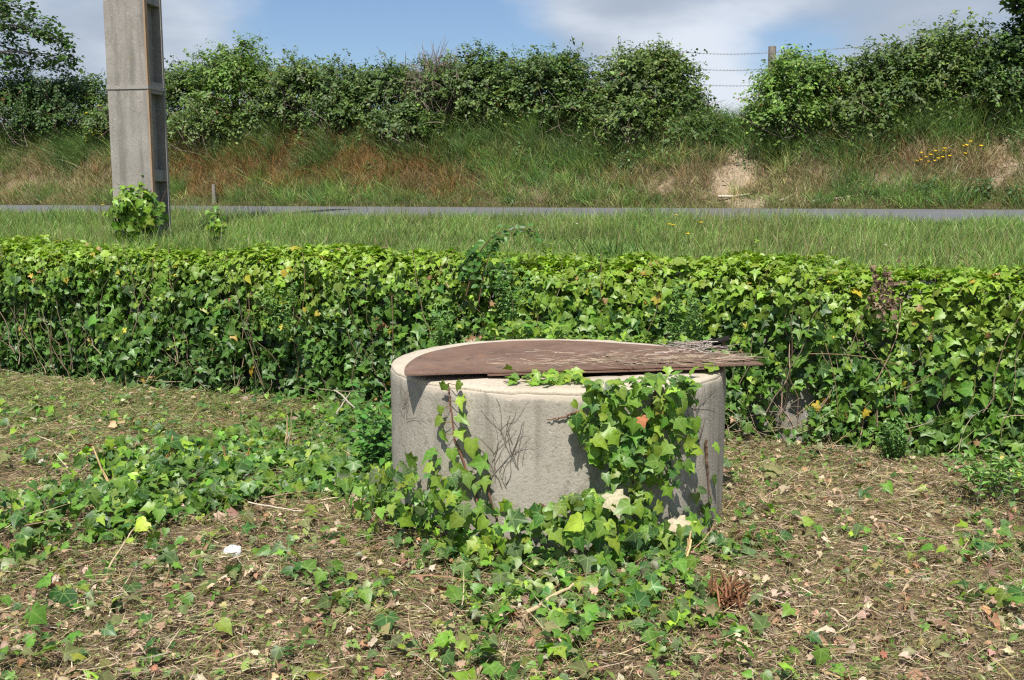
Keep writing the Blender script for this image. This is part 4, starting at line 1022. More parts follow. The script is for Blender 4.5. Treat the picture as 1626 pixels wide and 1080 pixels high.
def pole_box(x0, x1, y0, y1, z0, z1, mb, nz=1, nx=1, col=None):
    # box in pole axes with taper towards the top
    sc = lambda z: 1 - .040 * (z / 2.2)
    V = []
    for z in (z0, z1):
        k = 1
        for (a_, b_) in ((x0, y0), (x1, y0), (x1, y1), (x0, y1)): V.append(PL + ax * a_ * k + ay * b_ * k + az * z)
    mb.add(np.array(V), [[0, 3, 2, 1], [4, 5, 6, 7], [0, 1, 5, 4], [1, 2, 6, 5], [2, 3, 7, 6], [3, 0, 4, 7]], col)


sM = lambda px_: 0
s0 = np.linalg.norm(PL[:2]) / FPX
PWD = 64 * s0 * 1.0; PDP = .29
hx = PWD / 2; fl = .045; fr = .026                                 # half front width, flange thickness
mb = MB(); pole_box(-hx, hx - .085, -PDP / 2 + fl + .002, PDP / 2 - fr - .002, 0, HT, mb); mb.build('web', M_pole, pole, False, PL)
mb = MB(); pole_box(-hx - .001, hx, -PDP / 2, -PDP / 2 + fl, 0, HT, mb); o = mb.build('flange', M_pole, pole, False, PL)
mb = MB(); pole_box(-hx - .001, hx, PDP / 2 - fr, PDP / 2, 0, HT, mb); mb.build('flange', M_pole, pole, False, PL)
for z in (pb_z for pb_z in np.arange(0, 11)):
    zc = .80 + z * .76 + .0
    if zc > HT - .3: break
    mb = MB(); pole_box(hx - .083, hx - .004, -PDP / 2 + fl + .004, PDP / 2 - fr - .004, zc - .05, zc + .05, mb); mb.build('rung', M_pole, pole, False, PL)
zc = .80 + .76
mb = MB(); pole_box(-hx - .008, hx + .006, -PDP / 2 - .008, PDP / 2 + .004, zc - .018, zc + .012, mb); mb.build('joint_band', M_band, pole, False, PL)
mb = MB(); pole_box(hx - .012, hx + .0022, -PDP / 2 - .0022, -PDP / 2 + .043, .2, HT, mb); mb.build('rust_stain', M_stain, pole, False, PL)


def ivy_bush(name, label, cpx, cpy, v_, rx, rz, ry, cnt, smin, smax, pal, wts, stem=True):
    c = PV(cpx, cpy, v_); o = thing(name, label, 'ivy', loc=(c[0], c[1], H(c[0], c[1]))); ol = np.array(o.location)
    d = nrm(rng.normal(size=(cnt, 3))); d[:, 1] = -np.abs(d[:, 1]) * np.where(rng.random(cnt) < .85, 1, -1)
    r_ = rng.uniform(.55, 1.08, cnt) * (1 + .55 * (fbm(d[:, 0] * 3, d[:, 2] * 3, 1, 90) - .5) * 2)
    P = c + d * np.array([rx, ry, rz]) * r_[:, None]; P[:, 2] = np.maximum(P[:, 2], H(P[:, 0], P[:, 1]) + .02)
    V, F, Cc = ivyleaf(P, d + rng.normal(0, .35, (cnt, 3)) + [0, -.2, .3], rng.uniform(smin, smax, cnt), jit(pick(pal, wts, cnt), cnt, .18, .08), .6); build('foliage', V, F, M_ivy, o, Cc, True, ol)
    s_ = MB()
    for k in range(9):
        b0 = np.array([c[0] + rng.normal(0, rx * .4), c[1] + rng.normal(0, .03), 0]); b0[2] = H(b0[0], b0[1]) - .02; tp = c + rng.normal(0, .5, 3) * [rx, ry, rz]
        tt = np.linspace(0, 1, 6)[:, None]; s_.tube(b0 * (1 - tt) + tp * tt + rng.normal(0, .01, (6, 3)), np.linspace(.007, .003, 6), (.10, .06, .04), 5)
    s_.build('stem', M_bark, o, True, ol); return o


ivy_bush('ivy_bush', 'bright ivy clump wrapped round the foot of the concrete pole', 217, 336, 1.0, .25, .25, .18, 330, .045, .085, [NEW, (.15, .26, .03), MID], [3, 3, 2])
ivy_bush('ivy_shoot', 'small upright ivy shoot round a dead stub right of the pole', 343, 360, 1.0, .075, .16, .07, 46, .035, .065, [NEW, (.15, .26, .03), MID], [2, 2, 2])
tp = PV(339, 292, 8.7); b0 = np.array([tp[0], tp[1], H(tp[0], tp[1])]); s_ = MB(); s_.tube(np.linspace(b0, tp, 5) + rng.normal(0, .002, (5, 3)), [.036, .036, .036, .034, .03], (.22, .19, .16), 8); tag(s_.build('marker_stake', M_post), 'short weathered wooden stake at the far road edge right of the pole', 'stake')

# ------------------------------------------------------------------ bank: grasses
def clumped(nc, u0, u1, v0, v1, per, rad):
    """blade roots gathered in tufts: returns u, v, tuft index, offset from the tuft's centre"""
    cu = rng.uniform(u0, u1, nc); cv = rng.uniform(v0, v1, nc); k = np.maximum(rng.poisson(per, nc), 3); ix = np.repeat(np.arange(nc), k)
    rr_ = (rad * rng.lognormal(0, .45, nc))[ix]; d_ = rng.normal(0, .55, (len(ix), 2)) * rr_[:, None]
    return cu, cv, ix, d_, rr_


cu, cv, ix, d_, rr_ = clumped(6200, -22, 3.6, 8.72, 11.3, 42, .13); nc = len(cu)
P = at_h(cu, cv); px, py = pix(P); br_ = bare(px, py); pxw = px + (fbm(cu, cv, 1.1, 131) - .5) * 160; pyw = py + (fbm(cu, cv, 1.7, 133) - .5) * 60
or_ = 1.2 * gs(pxw, pyw, 360, 255, 120, 48) + 1.1 * gs(pxw, pyw, 590, 258, 140, 52) + .7 * gs(pxw, pyw, 720, 285, 100, 30) + .5 * gs(pxw, pyw, 1010, 270, 60, 40) + .5 * gs(pxw, pyw, 1400, 250, 120, 30) + .4 * gs(pxw, pyw, 200, 270, 150, 30)
tan = 1.1 * gs(pxw, pyw, 60, 285, 110, 32) + .9 * gs(pxw, pyw, 1090, 300, 110, 30) + 1.0 * gs(pxw, pyw, 1570, 262, 90, 50) + .8 * gs(pxw, pyw, 1250, 300, 90, 28) + .6 * gs(pxw, pyw, 850, 310, 120, 18) + .5 * gs(pxw, pyw, 1380, 280, 100, 30) + .30 + .3 * gs(pxw, pyw, 1000, 235, 900, 25)
gr = .75 * np.clip((225 - pyw) / 40, 0, 1) + .7 * gs(pxw, pyw, 930, 290, 90, 40) + .8 * gs(pxw, pyw, 1340, 290, 60, 40) + .6 * gs(pxw, pyw, 780, 270, 50, 40) + .42 + .12 * np.clip((pyw - 308) / 12, 0, 1) + .5 * gs(pxw, pyw, 1200, 240, 70, 30)
wgt = np.stack([or_, tan, gr], -1) * rng.uniform(.45, 1.5, (nc, 3)); ty = wgt.argmax(1)
tcol = np.where((ty == 0)[:, None], pick([(.29, .180, .065), (.22, .145, .055), (.33, .20, .095), (.20, .19, .06)], [3, 2.6, 1.8, 2.4], nc), np.where((ty == 1)[:, None], pick([(.40, .32, .19), (.32, .26, .14), (.27, .26, .11)], [2, 2, 2.4], nc), pick([(.15, .265, .055), (.195, .31, .075), (.11, .21, .055), (.28, .32, .11), (.13, .245, .085)], [3, 3, 2, 1.8, 2], nc)))
tcol = jit(tcol * 1.18, nc, .18, .06)
th_ = np.array([.15, .12, .17])[ty] * rng.lognormal(0, .42, nc) * np.where(ty == 2, 1 + 1.0 * np.clip((235 - pyw) / 40, 0, 1) * (rng.random(nc) < .5), 1) * (1 - .45 * (cv > 10.7))
kc = rng.random(nc) < np.clip(1 - br_ * .82, 0, 1); kk = kc[ix]; ix, d_, rr_ = ix[kk], d_[kk], rr_[kk]; n = len(ix)
P = at_h(cu[ix] + d_[:, 0], cv[ix] + d_[:, 1]); spread = d_ / rr_[:, None]
D = (spread[:, :1] * np.array([T[0], T[1], 0]) + spread[:, 1:] * np.array([NV[0], NV[1], 0])) * .42 + rng.normal(0, .2, (n, 3)) + np.array([-NV[0], -NV[1], 0]) * .22 + [0, 0, 1]
col = jit(tcol[ix], n, .2, .05)
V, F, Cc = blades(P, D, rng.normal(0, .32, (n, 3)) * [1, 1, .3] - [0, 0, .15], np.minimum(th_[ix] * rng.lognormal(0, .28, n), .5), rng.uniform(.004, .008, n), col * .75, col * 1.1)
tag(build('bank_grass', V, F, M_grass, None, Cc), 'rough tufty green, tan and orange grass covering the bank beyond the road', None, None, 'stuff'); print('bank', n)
cu, cv, ix, d_, rr_ = clumped(1500, -22, 3.6, 9.55, 10.75, 34, .16); nc = len(cu)
P = at_h(cu, cv); px, py = pix(P); kc = rng.random(nc) < np.clip(fbm(cu, cv, 1.0, 141) * 2.6 - .55 + .5 * gs(px, py, 1200, 220, 260, 60) + .4 * gs(px, py, 400, 210, 90, 40) - 2 * gs(px, py, 1152, 165, 55, 34), .0, 1) * np.clip(1 - bare(px, py), 0, 1)
tcol = jit(pick([(.13, .22, .07), (.16, .25, .07), (.10, .18, .06), (.26, .28, .12)], [3, 3, 2, 1.2], nc), nc, .15, .05); th_ = rng.uniform(.26, .62, nc)
kk = kc[ix]; ix, d_, rr_ = ix[kk], d_[kk], rr_[kk]; n = len(ix); P = at_h(cu[ix] + d_[:, 0], cv[ix] + d_[:, 1]); sp = d_ / rr_[:, None]
D = (sp[:, :1] * np.array([T[0], T[1], 0]) + sp[:, 1:] * np.array([NV[0], NV[1], 0])) * .3 + rng.normal(0, .14, (n, 3)) + np.array([-NV[0], -NV[1], 0]) * .3 + [0, 0, 1]; col = jit(tcol[ix], n, .16, .04)
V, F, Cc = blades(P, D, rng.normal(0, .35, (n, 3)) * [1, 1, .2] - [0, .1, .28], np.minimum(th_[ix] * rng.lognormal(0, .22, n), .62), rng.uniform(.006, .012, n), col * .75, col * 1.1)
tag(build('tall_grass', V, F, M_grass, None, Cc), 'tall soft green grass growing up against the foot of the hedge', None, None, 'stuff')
# short dry turf between the tufts
n = 70000; v = rng.uniform(8.62, 11, n); u = rng.uniform(-22, 3.6, n); P = at_h(u, v); px, py = pix(P); keep = rng.random(n) < np.clip(1 - bare(px, py) * 1.1, .02, 1); P = P[keep]; n = len(P)
col = jit(pick([(.26, .22, .11), (.17, .20, .06), (.33, .26, .15), (.13, .18, .05)], [2, 3, 1.5, 3], n), n, .2, .06)
V, F, Cc = blades(P, rng.normal(0, .5, (n, 3)) + [0, -.2, 1], rng.normal(0, .4, (n, 3)), rng.lognormal(math.log(.07), .35, n), rng.uniform(.005, .009, n), col * .8, col)
tag(build('bank_turf', V, F, M_dry, None, Cc), 'short dry turf between the tufts on the bank', None, None, 'stuff')
# stones and crumbs on the bare soil
n = 5200; v = rng.uniform(8.8, 10.4, n); u = rng.uniform(-16, 3, n); P = at_h(u, v); px, py = pix(P); P = P[bare(px, py) > .35]; n = len(P)
V, F, Cc = leaves(DIT, P + [0, 0, .006], rng.normal(0, .5, (n, 3)) + [0, -.6, 1], rng.normal(0, 1, (n, 3)), rng.lognormal(math.log(.028), .5, n), jit(pick([(.36, .29, .21), (.20, .15, .10), (.48, .41, .32)], [2, 2, 1], n), n, .2, .04))
tag(build('soil_crumbs', V, F, M_dry, None, Cc), 'soil crumbs on the bare patches of the bank', None, None, 'stuff')

# sorrel haze: fine reddish seed stems
n = 16000; v = rng.uniform(8.8, 10.2, n); u = rng.uniform(-20, 3, n); P = at_h(u, v); px, py = pix(P)
or_ = 1.0 * gs(px, py, 360, 265, 130, 40) + .9 * gs(px, py, 590, 268, 120, 42) + .4 * gs(px, py, 760, 280, 90, 40) + .3 * gs(px, py, 1400, 260, 150, 40) + .05
m = rng.random(n) < or_ * np.clip(fbm(u, v, 1.8, 113) * 2.4 - .5, 0, 1); P = P[m]; n = len(P); c1 = jit(pick([(.34, .19, .07), (.29, .13, .055), (.37, .24, .10)], [3, 1.4, 2], n), n, .2, .06)
V, F, Cc = blades(P, rng.normal(0, .25, (n, 3)) + [0, -.15, 1], rng.normal(0, .2, (n, 3)), rng.uniform(.15, .34, n), rng.uniform(.004, .010, n), c1 * .8, c1)
tag(build('sorrel', V, F, M_grass, None, Cc), 'haze of orange red sorrel stems on the left half of the bank', None, None, 'stuff')


def weed(px_, py_, v_, rx, rz, cnt, label, colr, ls=.05, name='weed'):
    c = PV(px_, py_, v_); zb = float(H(c[0], c[1])); c[2] = zb + rz * .55; o = thing(name, label, 'plant', None, (c[0], c[1], zb)); ol = np.array(o.location)
    d = nrm(rng.normal(size=(cnt, 3))); P = c + d * (rng.random(cnt) ** .45)[:, None] * [rx, rx * .7, rz]; P[:, 2] = np.maximum(P[:, 2], H(P[:, 0], P[:, 1]) + .01)
    V, F, Cc = leaves(OVT, P, d + rng.normal(0, .5, (cnt, 3)) + [0, -.4, .8], d * 1 + rng.normal(0, .6, (cnt, 3)), rng.uniform(.6, 1.3, cnt) * ls, jit(colr, cnt, .25, .1)); build('leaf_spray', V, F, M_bush, o, Cc, True, ol)
    s_ = MB()
    for k in range(7):
        tt = np.linspace(0, 1, 4)[:, None]; b0 = np.array([c[0] + rng.normal(0, rx * .3), c[1], zb - .02]); s_.tube(b0 * (1 - tt) + P[rng.integers(cnt)] * tt, .004, (.10, .10, .04), 4)
    s_.build('stem', M_bark, o, True, ol); return o


for a_ in ((1035, 262, 9.6, .20, .16, 160, 'dark leafy weed left of the bare sandy patch', (.05, .11, .03)), (1085, 245, 9.9, .26, .18, 220, 'bushy green weed above the bare sandy patch', (.06, .13, .03)), (1300, 265, 9.7, .2, .14, 120, 'small dark weed right of the sandy patch', (.06, .12, .03)),
           (1480, 298, 9.0, .22, .16, 180, 'broad leaved dock plant under the yellow flowers', (.055, .12, .04)), (1560, 305, 8.95, .3, .18, 220, 'low dark weed at the road edge far right', (.05, .10, .025)), (1620, 315, 8.9, .2, .14, 140, 'low dark weed cut off by the right frame edge', (.05, .10, .025)),
           (830, 265, 9.5, .2, .24, 170, 'tall green weed at the middle of the bank', (.06, .13, .035)), (1000, 275, 9.4, .22, .18, 160, 'leafy weed behind the tall verge tuft', (.055, .115, .03)), (590, 262, 9.5, .13, .12, 90, 'small dark weed amid the orange grass', (.06, .12, .03)),
           (480, 258, 9.6, .24, .12, 140, 'low grey green weed amid the orange grass at left', (.07, .12, .04)), (520, 315, 8.8, .10, .10, 70, 'small green weed at the far road edge, left of the middle', (.07, .15, .035)), (810, 318, 8.8, .14, .09, 90, 'low green weed at the far road edge, at the middle', (.06, .13, .03))):
    weed(*a_)
n_ = 0
rag = thing('ragwort', 'yellow flowered weed on the right part of the bank', 'plant', None, tuple(PV(1490, 275, 9.3))); rl = np.array(rag.location)
s_ = MB()
for (qx, qy) in ((1463, 243), (1470, 250), (1478, 246), (1490, 252), (1497, 250), (1484, 256), (1500, 236), (1499, 240), (1508, 248), (1474, 257), (1462, 254), (1457, 256), (1468, 262), (1533, 244), (1535, 231), (1541, 225), (1530, 232), (1464, 281), (1558, 232), (1485, 240)):
    tp = PV(qx, qy, 9.35); b0 = tp + [rng.normal(0, .03), .05, -rng.uniform(.15, .3)]; s_.tube(np.array([b0, (b0 + tp) / 2, tp]), .003, (.16, .2, .05), 4)
    an = np.arange(10) * 2.4; V, F, Cc = leaves(DIT, np.repeat(tp[None], 10, 0), np.stack([np.cos(an) * -.5, np.sin(an) * -.5 - .5, np.ones(10)], -1), np.stack([np.cos(an), np.sin(an), .3 * np.ones(10)], -1), np.full(10, .030), jit((.80, .52, .01), 10, .08, .03)); build('flower', V, F, M_petal, rag, Cc, False, rl)
s_.build('stem', M_grass, rag, True, rl)
rag = thing('broom_plant', 'yellow flowering shrub just left of the concrete pole', 'plant', None, tuple(PV(155, 215, 9.9))); rl = np.array(rag.location); s_ = MB()
for k in range(34):
    qx, qy = 155 + rng.normal(0, 11), 200 + rng.normal(0, 14); tp = PV(qx, qy, 9.8); b0 = tp + [rng.normal(0, .03), .05, -.25]; s_.tube(np.array([b0, (b0 + tp) / 2, tp]), .003, (.12, .17, .04), 4)
    an = np.arange(7) * 2.4; V, F, Cc = leaves(DIT, np.repeat(tp[None], 7, 0), np.stack([np.cos(an) * -.5, np.sin(an) * -.5 - .5, np.ones(7)], -1), np.stack([np.cos(an), np.sin(an), .3 * np.ones(7)], -1), np.full(7, .032), jit((.72, .62, .02), 7, .08, .03)); build('flower', V, F, M_petal, rag, Cc, False, rl)
s_.build('stem', M_grass, rag, True, rl)
n = 500; P = PV(150 + rng.normal(0, 14, n), 180 + rng.normal(0, 26, n), 9.95); V, F, Cc = leaves(DIT, P, rng.normal(0, .6, (n, 3)) + [0, -.4, 1], rng.normal(0, 1, (n, 3)), rng.uniform(.04, .07, n), jit((.12, .20, .03), n, .2, .08)); build('leaf_spray', V, F, M_bush, rag, Cc, True, rl)
stk = [((1290, 332), (1330, 326), (1362, 312)), ((1140, 312), (1165, 320), (1190, 325)), ((1235, 327), (1250, 320), (1258, 314))]
for q, lb in zip(stk, ('pale broken branch lying at the far road edge on the right', 'pale thin branch lying below the sandy patch', 'short stick lying at the far road edge right of the sandy patch')):
    c = np.array([PV(a_, b_, 8.8 + .1 * j_) for j_, (a_, b_) in enumerate(q)]); c[:, 2] = np.maximum(c[:, 2], H(c[:, 0], c[:, 1]) + .03); s_ = MB(); s_.tube(c, [.022, .018, .010], (.50, .43, .34), 6); tag(s_.build('fallen_branch', M_bark), lb, 'branch')

# ------------------------------------------------------------------ bushes on the crest
def bush(px_, hwpx, topy, v_, label, colr, shoots, dens=1.0, ls=.056, base_drop=.25, depth=.75, name='hedge_bush', grp=None, twig=.0, catn='bush'):
    c = PV(px_, topy, v_); sc = np.hypot(c[0], c[1]) / FPX; zt_ = c[2]; zb = float(H(c[0], c[1])); hw_ = hwpx * sc; hh = zt_ - zb
    o = thing(name, label, catn, grp, (c[0], c[1], zb)); ol = np.array(o.location)
    tx = np.array([T[0], T[1], 0]); vx = np.array([NV[0], NV[1], 0])
    # shoots arch outward from points inside an uneven rounded volume
    ns_ = int(shoots); m = 14
    d = nrm(rng.normal(size=(ns_, 3))); d[:, 2] = np.where(d[:, 2] < -.35, -d[:, 2], d[:, 2]); r_ = rng.uniform(.35, .93, ns_)
    lump = 1 + (fbm(d[:, 0] * 2.2 + px_ * .1, d[:, 2] * 2.2, 1, 121) - .5) * 1.25
    ctr = np.array([c[0], c[1], zb + hh * .42])
    S = ctr + (d[:, :1] * hw_ * tx + d[:, 1:2] * depth * vx) * (r_ * lump)[:, None] + np.array([0, 0, 1]) * (d[:, 2] * r_ * lump * hh * .52)[:, None]
    dirs = nrm(d[:, :1] * tx - np.abs(d[:, 1:2]) * vx * .6 + np.stack([0 * d[:, 0], 0 * d[:, 0], d[:, 2] * .7 + .35], -1) + rng.normal(0, .5, (ns_, 3)))
    ln = rng.lognormal(math.log(.28), .42, ns_) * np.where(rng.random(ns_) < .05, 1.7, 1); ln = np.minimum(ln, .72); tt = np.linspace(.05, 1, m)
    Pt = S[:, None] + dirs[:, None] * (ln[:, None] * tt)[..., None] + np.array([0, 0, -1]) * (ln[:, None] * tt ** 2 * .45)[..., None]
    P = (Pt + rng.normal(0, .022, Pt.shape)).reshape(-1, 3); n_ = len(P)
    shade = np.repeat(np.exp(rng.normal(0, .22, ns_)), m); newt = np.tile(tt, ns_)
    cc_ = jit(np.array(colr) * shade[:, None], n_, .16, .07); tipm = (newt > .75)[:, None]; cc_ = np.where(tipm, cc_ * [1.35, 1.25, 1.0], cc_)
    red = rng.random(n_) < .005; cc_[red] = jit((.20, .09, .04), red.sum(), .3, .1)
    nor = rng.normal(0, .30, (n_, 3)) + np.repeat(rng.normal(0, .38, (ns_, 3)) + d * [.5, .5, .3], m, 0) + [0, -.25, .8]
    tip = np.repeat(dirs, m, 0) + rng.normal(0, .8, (n_, 3)) + [0, 0, -.4]
    sel = P[:, 2] > H(P[:, 0], P[:, 1])
    V, F, Cc = leaves(DIT, P[sel], nor[sel], tip[sel], (rng.lognormal(0, .22, n_) * ls)[sel], cc_[sel], rng.uniform(.9, 1.4, n_)[sel]); build('foliage', V, F, M_bush, o, Cc, True, ol)
    s_ = MB(); nb_ = 60 + int(twig * 160); ls = ls * rng.uniform(.82, 1.18)
    for k in range(nb_):
        i_ = rng.integers(ns_); b0 = np.array([c[0], c[1], zb - .05]) + tx * rng.normal(0, hw_ * .4) + vx * rng.normal(0, .2); q = np.linspace(0, 1, 6)[:, None]
        e_ = S[i_] + dirs[i_] * ln[i_] * .8
        s_.tube(b0 * (1 - q) + e_ * q + np.sin(q * 3.14) * rng.normal(0, .12, 3), np.linspace(.011, .003, 6), jit((.20, .16, .13) if twig else (.17, .135, .105), 1, .3, .05)[0], 4)
    if twig:
        for k in range(int(600 * twig)):
            i_ = rng.integers(ns_); d_ = nrm(dirs[i_] + rng.normal(0, .6, 3)); q = np.linspace(0, 1, 5)[:, None]; s_.tube(S[i_] + d_ * q * min(ln[i_] * 1.2, .5) + q ** 2 * rng.normal(0, .12, 3), np.linspace(.006, .002, 5), jit((.27, .21, .17), 1, .25, .04)[0], 4)
    s_.build('branches', M_bark, o, True, ol); return o


G1 = (.105, .190, .036); G2 = (.068, .120, .028); G3 = (.045, .092, .023); G4 = (.088, .142, .034)
BUSH = [(-90, 90, 60, 10.6, 'dark hedge bush at the far left under the tree', G3, 700), (30, 85, 110, 10.5, 'dark bush left of the pole below the overhanging tree', G3, 760), (125, 62, 108, 10.6, 'dark green bush directly left of the pole', G3, 560),
        (288, 55, 98, 10.7, 'bush directly right of the pole', G2, 500), (372, 66, 62, 10.5, 'tallest light green leafy bush right of the pole', G1, 820), (472, 58, 80, 10.6, 'mid green bush right of the tallest light green one', G4, 640),
        (560, 52, 94, 10.7, 'dark rounded bush left of the dry twiggy shrub', G2, 520), (628, 44, 92, 10.7, 'narrow dark bush just left of the dry twiggy shrub', G2, 440),
        (762, 58, 76, 10.6, 'dense bush right of the dry twiggy shrub', G2, 640), (868, 72, 68, 10.5, 'broad dense bush left of the first wire gap', G2, 860),
        (962, 34, 128, 10.7, 'low bush in the dip of the hedge below the wires', G2, 260), (1032, 60, 70, 10.5, 'big rounded bush left of the sky gap', G4, 820), (1092, 26, 150, 10.6, 'small low bush at the left side of the sky gap', G2, 150),
        (1266, 44, 86, 10.45, 'bush growing over the wooden fence post', G1, 640), (1345, 52, 112, 10.6, 'low bush right of the fence post bush', G4, 480), (1425, 64, 74, 10.6, 'large bush in the right part of the hedge', G2, 740), (1515, 72, 46, 10.6, 'tallest bush in the right part of the hedge', G4, 860), (1615, 72, 56, 10.5, 'dark bush at the right frame edge under the tree', G3, 820)]
for a_ in BUSH: bush(*a_[:6], a_[6] * 1.25, grp='bushes of the hedge on the bank')
bush(697, 44, 95, 10.55, 'dry grey brown twiggy shrub in the middle of the hedge', G2, 260, grp='bushes of the hedge on the bank', twig=1.0)
# lower front growth of the hedge
FR = [(60, 70, 165, 10.0, 'low dark undergrowth bush on the far left bank', G3, 420), (190, 60, 170, 10.0, 'low undergrowth bush behind the pole', G2, 320), (330, 60, 150, 10.1, 'low undergrowth bush below the tallest light green bush', G4, 360), (430, 55, 165, 10.1, 'low undergrowth bush left of the middle', G2, 320),
      (540, 60, 150, 10.2, 'low dark undergrowth bush below the rounded bush', G2, 340), (650, 60, 150, 10.15, 'low undergrowth bush below the twiggy shrub', G2, 340), (800, 65, 140, 10.1, 'low undergrowth bush in the middle below the dense bush', G4, 380), (910, 60, 150, 10.1, 'low undergrowth bush below the hedge dip', G2, 340),
      (1010, 60, 150, 10.05, 'low undergrowth bush below the big rounded bush', G4, 340), (1110, 46, 212, 9.8, 'low undergrowth bush below the sky gap', G2, 300), (1255, 50, 160, 10.0, 'low undergrowth bush below the fence post', G1, 340), (1370, 60, 150, 10.2, 'low undergrowth bush right of the fence post', G4, 320), (1470, 65, 130, 10.15, 'low undergrowth bush in the right hedge', G4, 380), (1590, 65, 130, 10.15, 'low undergrowth bush at the right frame edge', G2, 380)]
for k_, a_ in enumerate(FR): bush(a_[0], a_[1] * (.75 + .13 * (k_ % 4)), a_[2] + 8 * (k_ % 3 - 1), a_[3] + .28 - .2 * (k_ % 3), *a_[4:6], a_[6] * 1.2, depth=.55, name='undergrowth_bush', grp='undergrowth below the hedge')


# ------------------------------------------------------------------ trees at both sides
def tree(label, trunk_px, v_, clusters, colr, topz, grp):
    b0 = PV(trunk_px, 200, v_); zb = float(H(b0[0], b0[1])); o = thing('tree', label, 'tree', grp, (b0[0], b0[1], zb)); ol = np.array(o.location); b0[2] = zb - .1
    s_ = MB(); fork = b0 + [0, 0, topz]; tt = np.linspace(0, 1, 8)[:, None]; s_.tube(b0 * (1 - tt) + fork * tt + rng.normal(0, .03, (8, 3)), np.linspace(.16, .07, 8), (.13, .11, .09), 8); s_.build('trunk', M_bark, o, True, ol)
    s_ = MB(); P, TD = [], []
    for (cx, cy, r_, dv, cnt) in clusters:
        c = PV(cx, cy, v_ + dv); sc = np.hypot(c[0], c[1]) / FPX; rr_ = r_ * sc; st_ = b0 + (fork - b0) * rng.uniform(.5, 1)
        q = np.linspace(0, 1, 9)[:, None]; lb = st_ * (1 - q) + c * q + np.sin(q * 3.14) * [0, 0, .25] + rng.normal(0, .03, (9, 3)); s_.tube(lb, np.linspace(.035, .007, 9), (.11, .09, .075), 5)
        for k in range(cnt):
            d = nrm(rng.normal(size=3) * [1, .8, .7] + [.25, 0, 0]); a0 = lb[rng.integers(5, 9)]; e_ = c + d * rr_ * rng.uniform(.4, 1.1); q2 = np.linspace(0, 1, 5)[:, None]
            tw = a0 * (1 - q2) + e_ * q2; s_.tube(tw, np.linspace(.006, .002, 5), (.10, .08, .06), 3)
            for j_ in range(16):
                P.append(a0 + (e_ - a0) * rng.uniform(.45, 1.05) + rng.normal(0, .045, 3)); TD.append(d + rng.normal(0, .7, 3))
    s_.build('limbs', M_bark, o, True, ol); P = np.array(P); n_ = len(P)
    V, F, Cc = leaves(OVT, P, rng.normal(0, .5, (n_, 3)) + [0, -.2, 1], np.array(TD) + [0, 0, -.3], rng.lognormal(math.log(.085), .25, n_), jit(colr, n_, .25, .09)); build('crown', V, F, M_bush, o, Cc, True, ol); return o


tree('leafy tree reaching its branches in at the top left corner', -170, 9.9,
     [(-20, 10, 50, -.4, 24), (30, 15, 38, -.3, 16), (20, 45, 34, -.2, 12), (62, 42, 24, -.3, 9), (85, 60, 20, -.3, 12), (105, 70, 20, -.3, 12), (112, 92, 18, -.2, 12), (-5, 70, 40, 0, 10), (30, 95, 22, 0, 6), (-10, 115, 50, .2, 22), (50, 110, 30, .2, 12), (105, 108, 14, .1, 8), (-110, 60, 80, 0, 70), (-170, 0, 100, .3, 90), (-90, -90, 90, .2, 70), (-220, 60, 100, .3, 70), (-160, -120, 100, .3, 70)], (.065, .125, .028), 3.0, 'trees at the ends of the hedge')
tree('dark tree cut off at the top right corner', 1730, 10.3,
     [(1625, 20, 26, -.2, 26), (1612, 10, 18, -.2, 12), (1640, 60, 30, 0, 30), (1622, 85, 26, 0, 22), (1602, 110, 24, 0, 16), (1660, 0, 50, 0, 50), (1700, -60, 90, .3, 80), (1720, 60, 80, .3, 80), (1790, 0, 90, .2, 70)], (.040, .080, .018), 2.4, 'trees at the ends of the hedge')

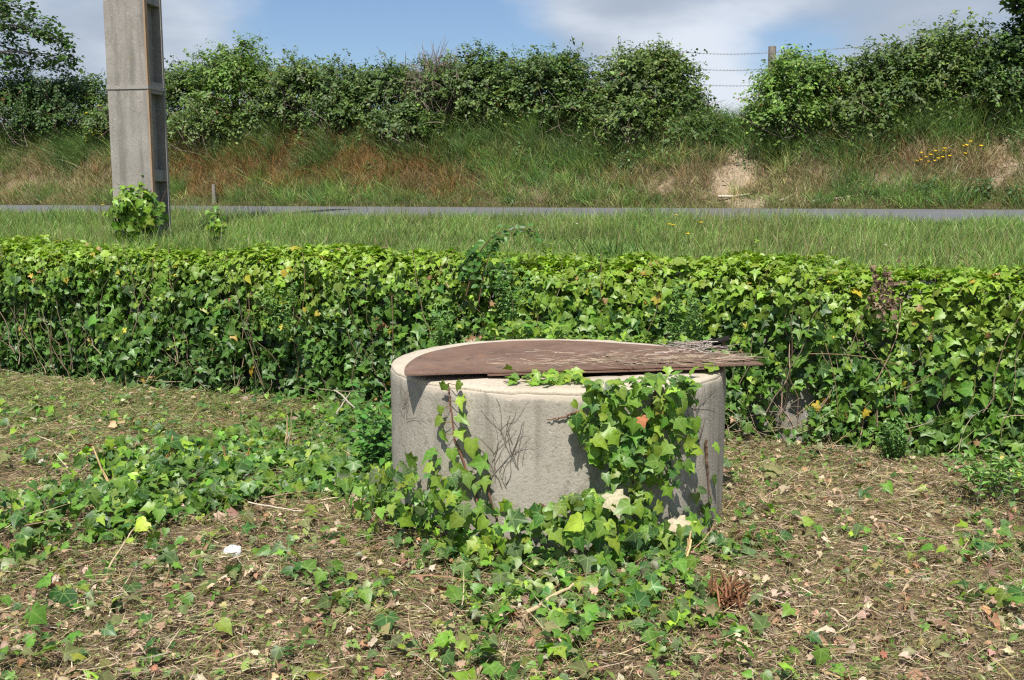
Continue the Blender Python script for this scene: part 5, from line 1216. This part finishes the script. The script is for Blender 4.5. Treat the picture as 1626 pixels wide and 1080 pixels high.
# ------------------------------------------------------------------ wire fence
fence = thing('wire_fence', 'three strand barbed wire fence on the bank with a grey wooden post', 'fence', None, tuple(at_h(-3, 11.0)))
fl_ = np.array(fence.location)
pt = PV(1226, 74, 11.0); b0 = np.array([pt[0], pt[1], H(pt[0], pt[1]) - .3])
s_ = MB(); tt = np.linspace(0, 1, 8)[:, None]; s_.tube(b0 * (1 - tt) + pt * tt + rng.normal(0, .004, (8, 3)), np.linspace(.068, .062, 8), (.25, .22, .19), 9); s_.build('post', M_post, fence, False, fl_)
pu, _ = uv(pt[0], pt[1])
zs = [PV(1215, y_, 10.92)[2] for y_ in (84, 110, 135)]
ends = [-22, -17.5, -13, -8.5, -4.2, pu, pu + 4.3]
for e_ in ends:
    if e_ == pu: continue
    q = at_h(np.array(e_), np.array(11.0)); s_ = MB(); s_.tube(np.stack([q + [0, 0, -.3], q + [0, 0, .5], q + [.01, 0, 1.0]]), [.065, .064, .06], (.25, .22, .19), 9); s_.build('post', M_post, fence, False, fl_)
ph_ = pt[2] - H(pt[0], pt[1])
for z_ in zs:
    s_ = MB(); sb_ = MB(); rel = z_ - H(pt[0], pt[1])
    for a_, b_ in zip(ends[:-1], ends[1:]):
        A_ = at_h(np.array(a_), np.array(10.93), rel); B_ = at_h(np.array(b_), np.array(10.93), rel)
        if a_ == pu: A_[2] = z_
        if b_ == pu: B_[2] = z_
        A_[2] = .35 * A_[2] + .65 * z_ if a_ != pu else z_; B_[2] = .35 * B_[2] + .65 * z_ if b_ != pu else z_
        q = np.linspace(0, 1, 14)[:, None]; c = A_ * (1 - q) + B_ * q; c[:, 2] -= .035 * np.sin(q[:, 0] * math.pi); s_.tube(c, .0035, (.2, .19, .18), 4, False)
        nbarb = 28
        for k in range(nbarb):
            f_ = (k + .5) / nbarb; m_ = A_ * (1 - f_) + B_ * f_; m_[2] -= .035 * math.sin(f_ * math.pi); sb_.tube(np.array([m_ + [-.01, 0, -.018], m_ + [.01, 0, .018]]), .003, (.2, .19, .18), 3, False)
    wo = s_.build('wire', M_wire, fence, True, fl_); sb_.build('barbs', M_wire, wo, True, fl_)
print('faces', sum(len(o.data.polygons) for o in bpy.data.objects if o.type == 'MESH'))
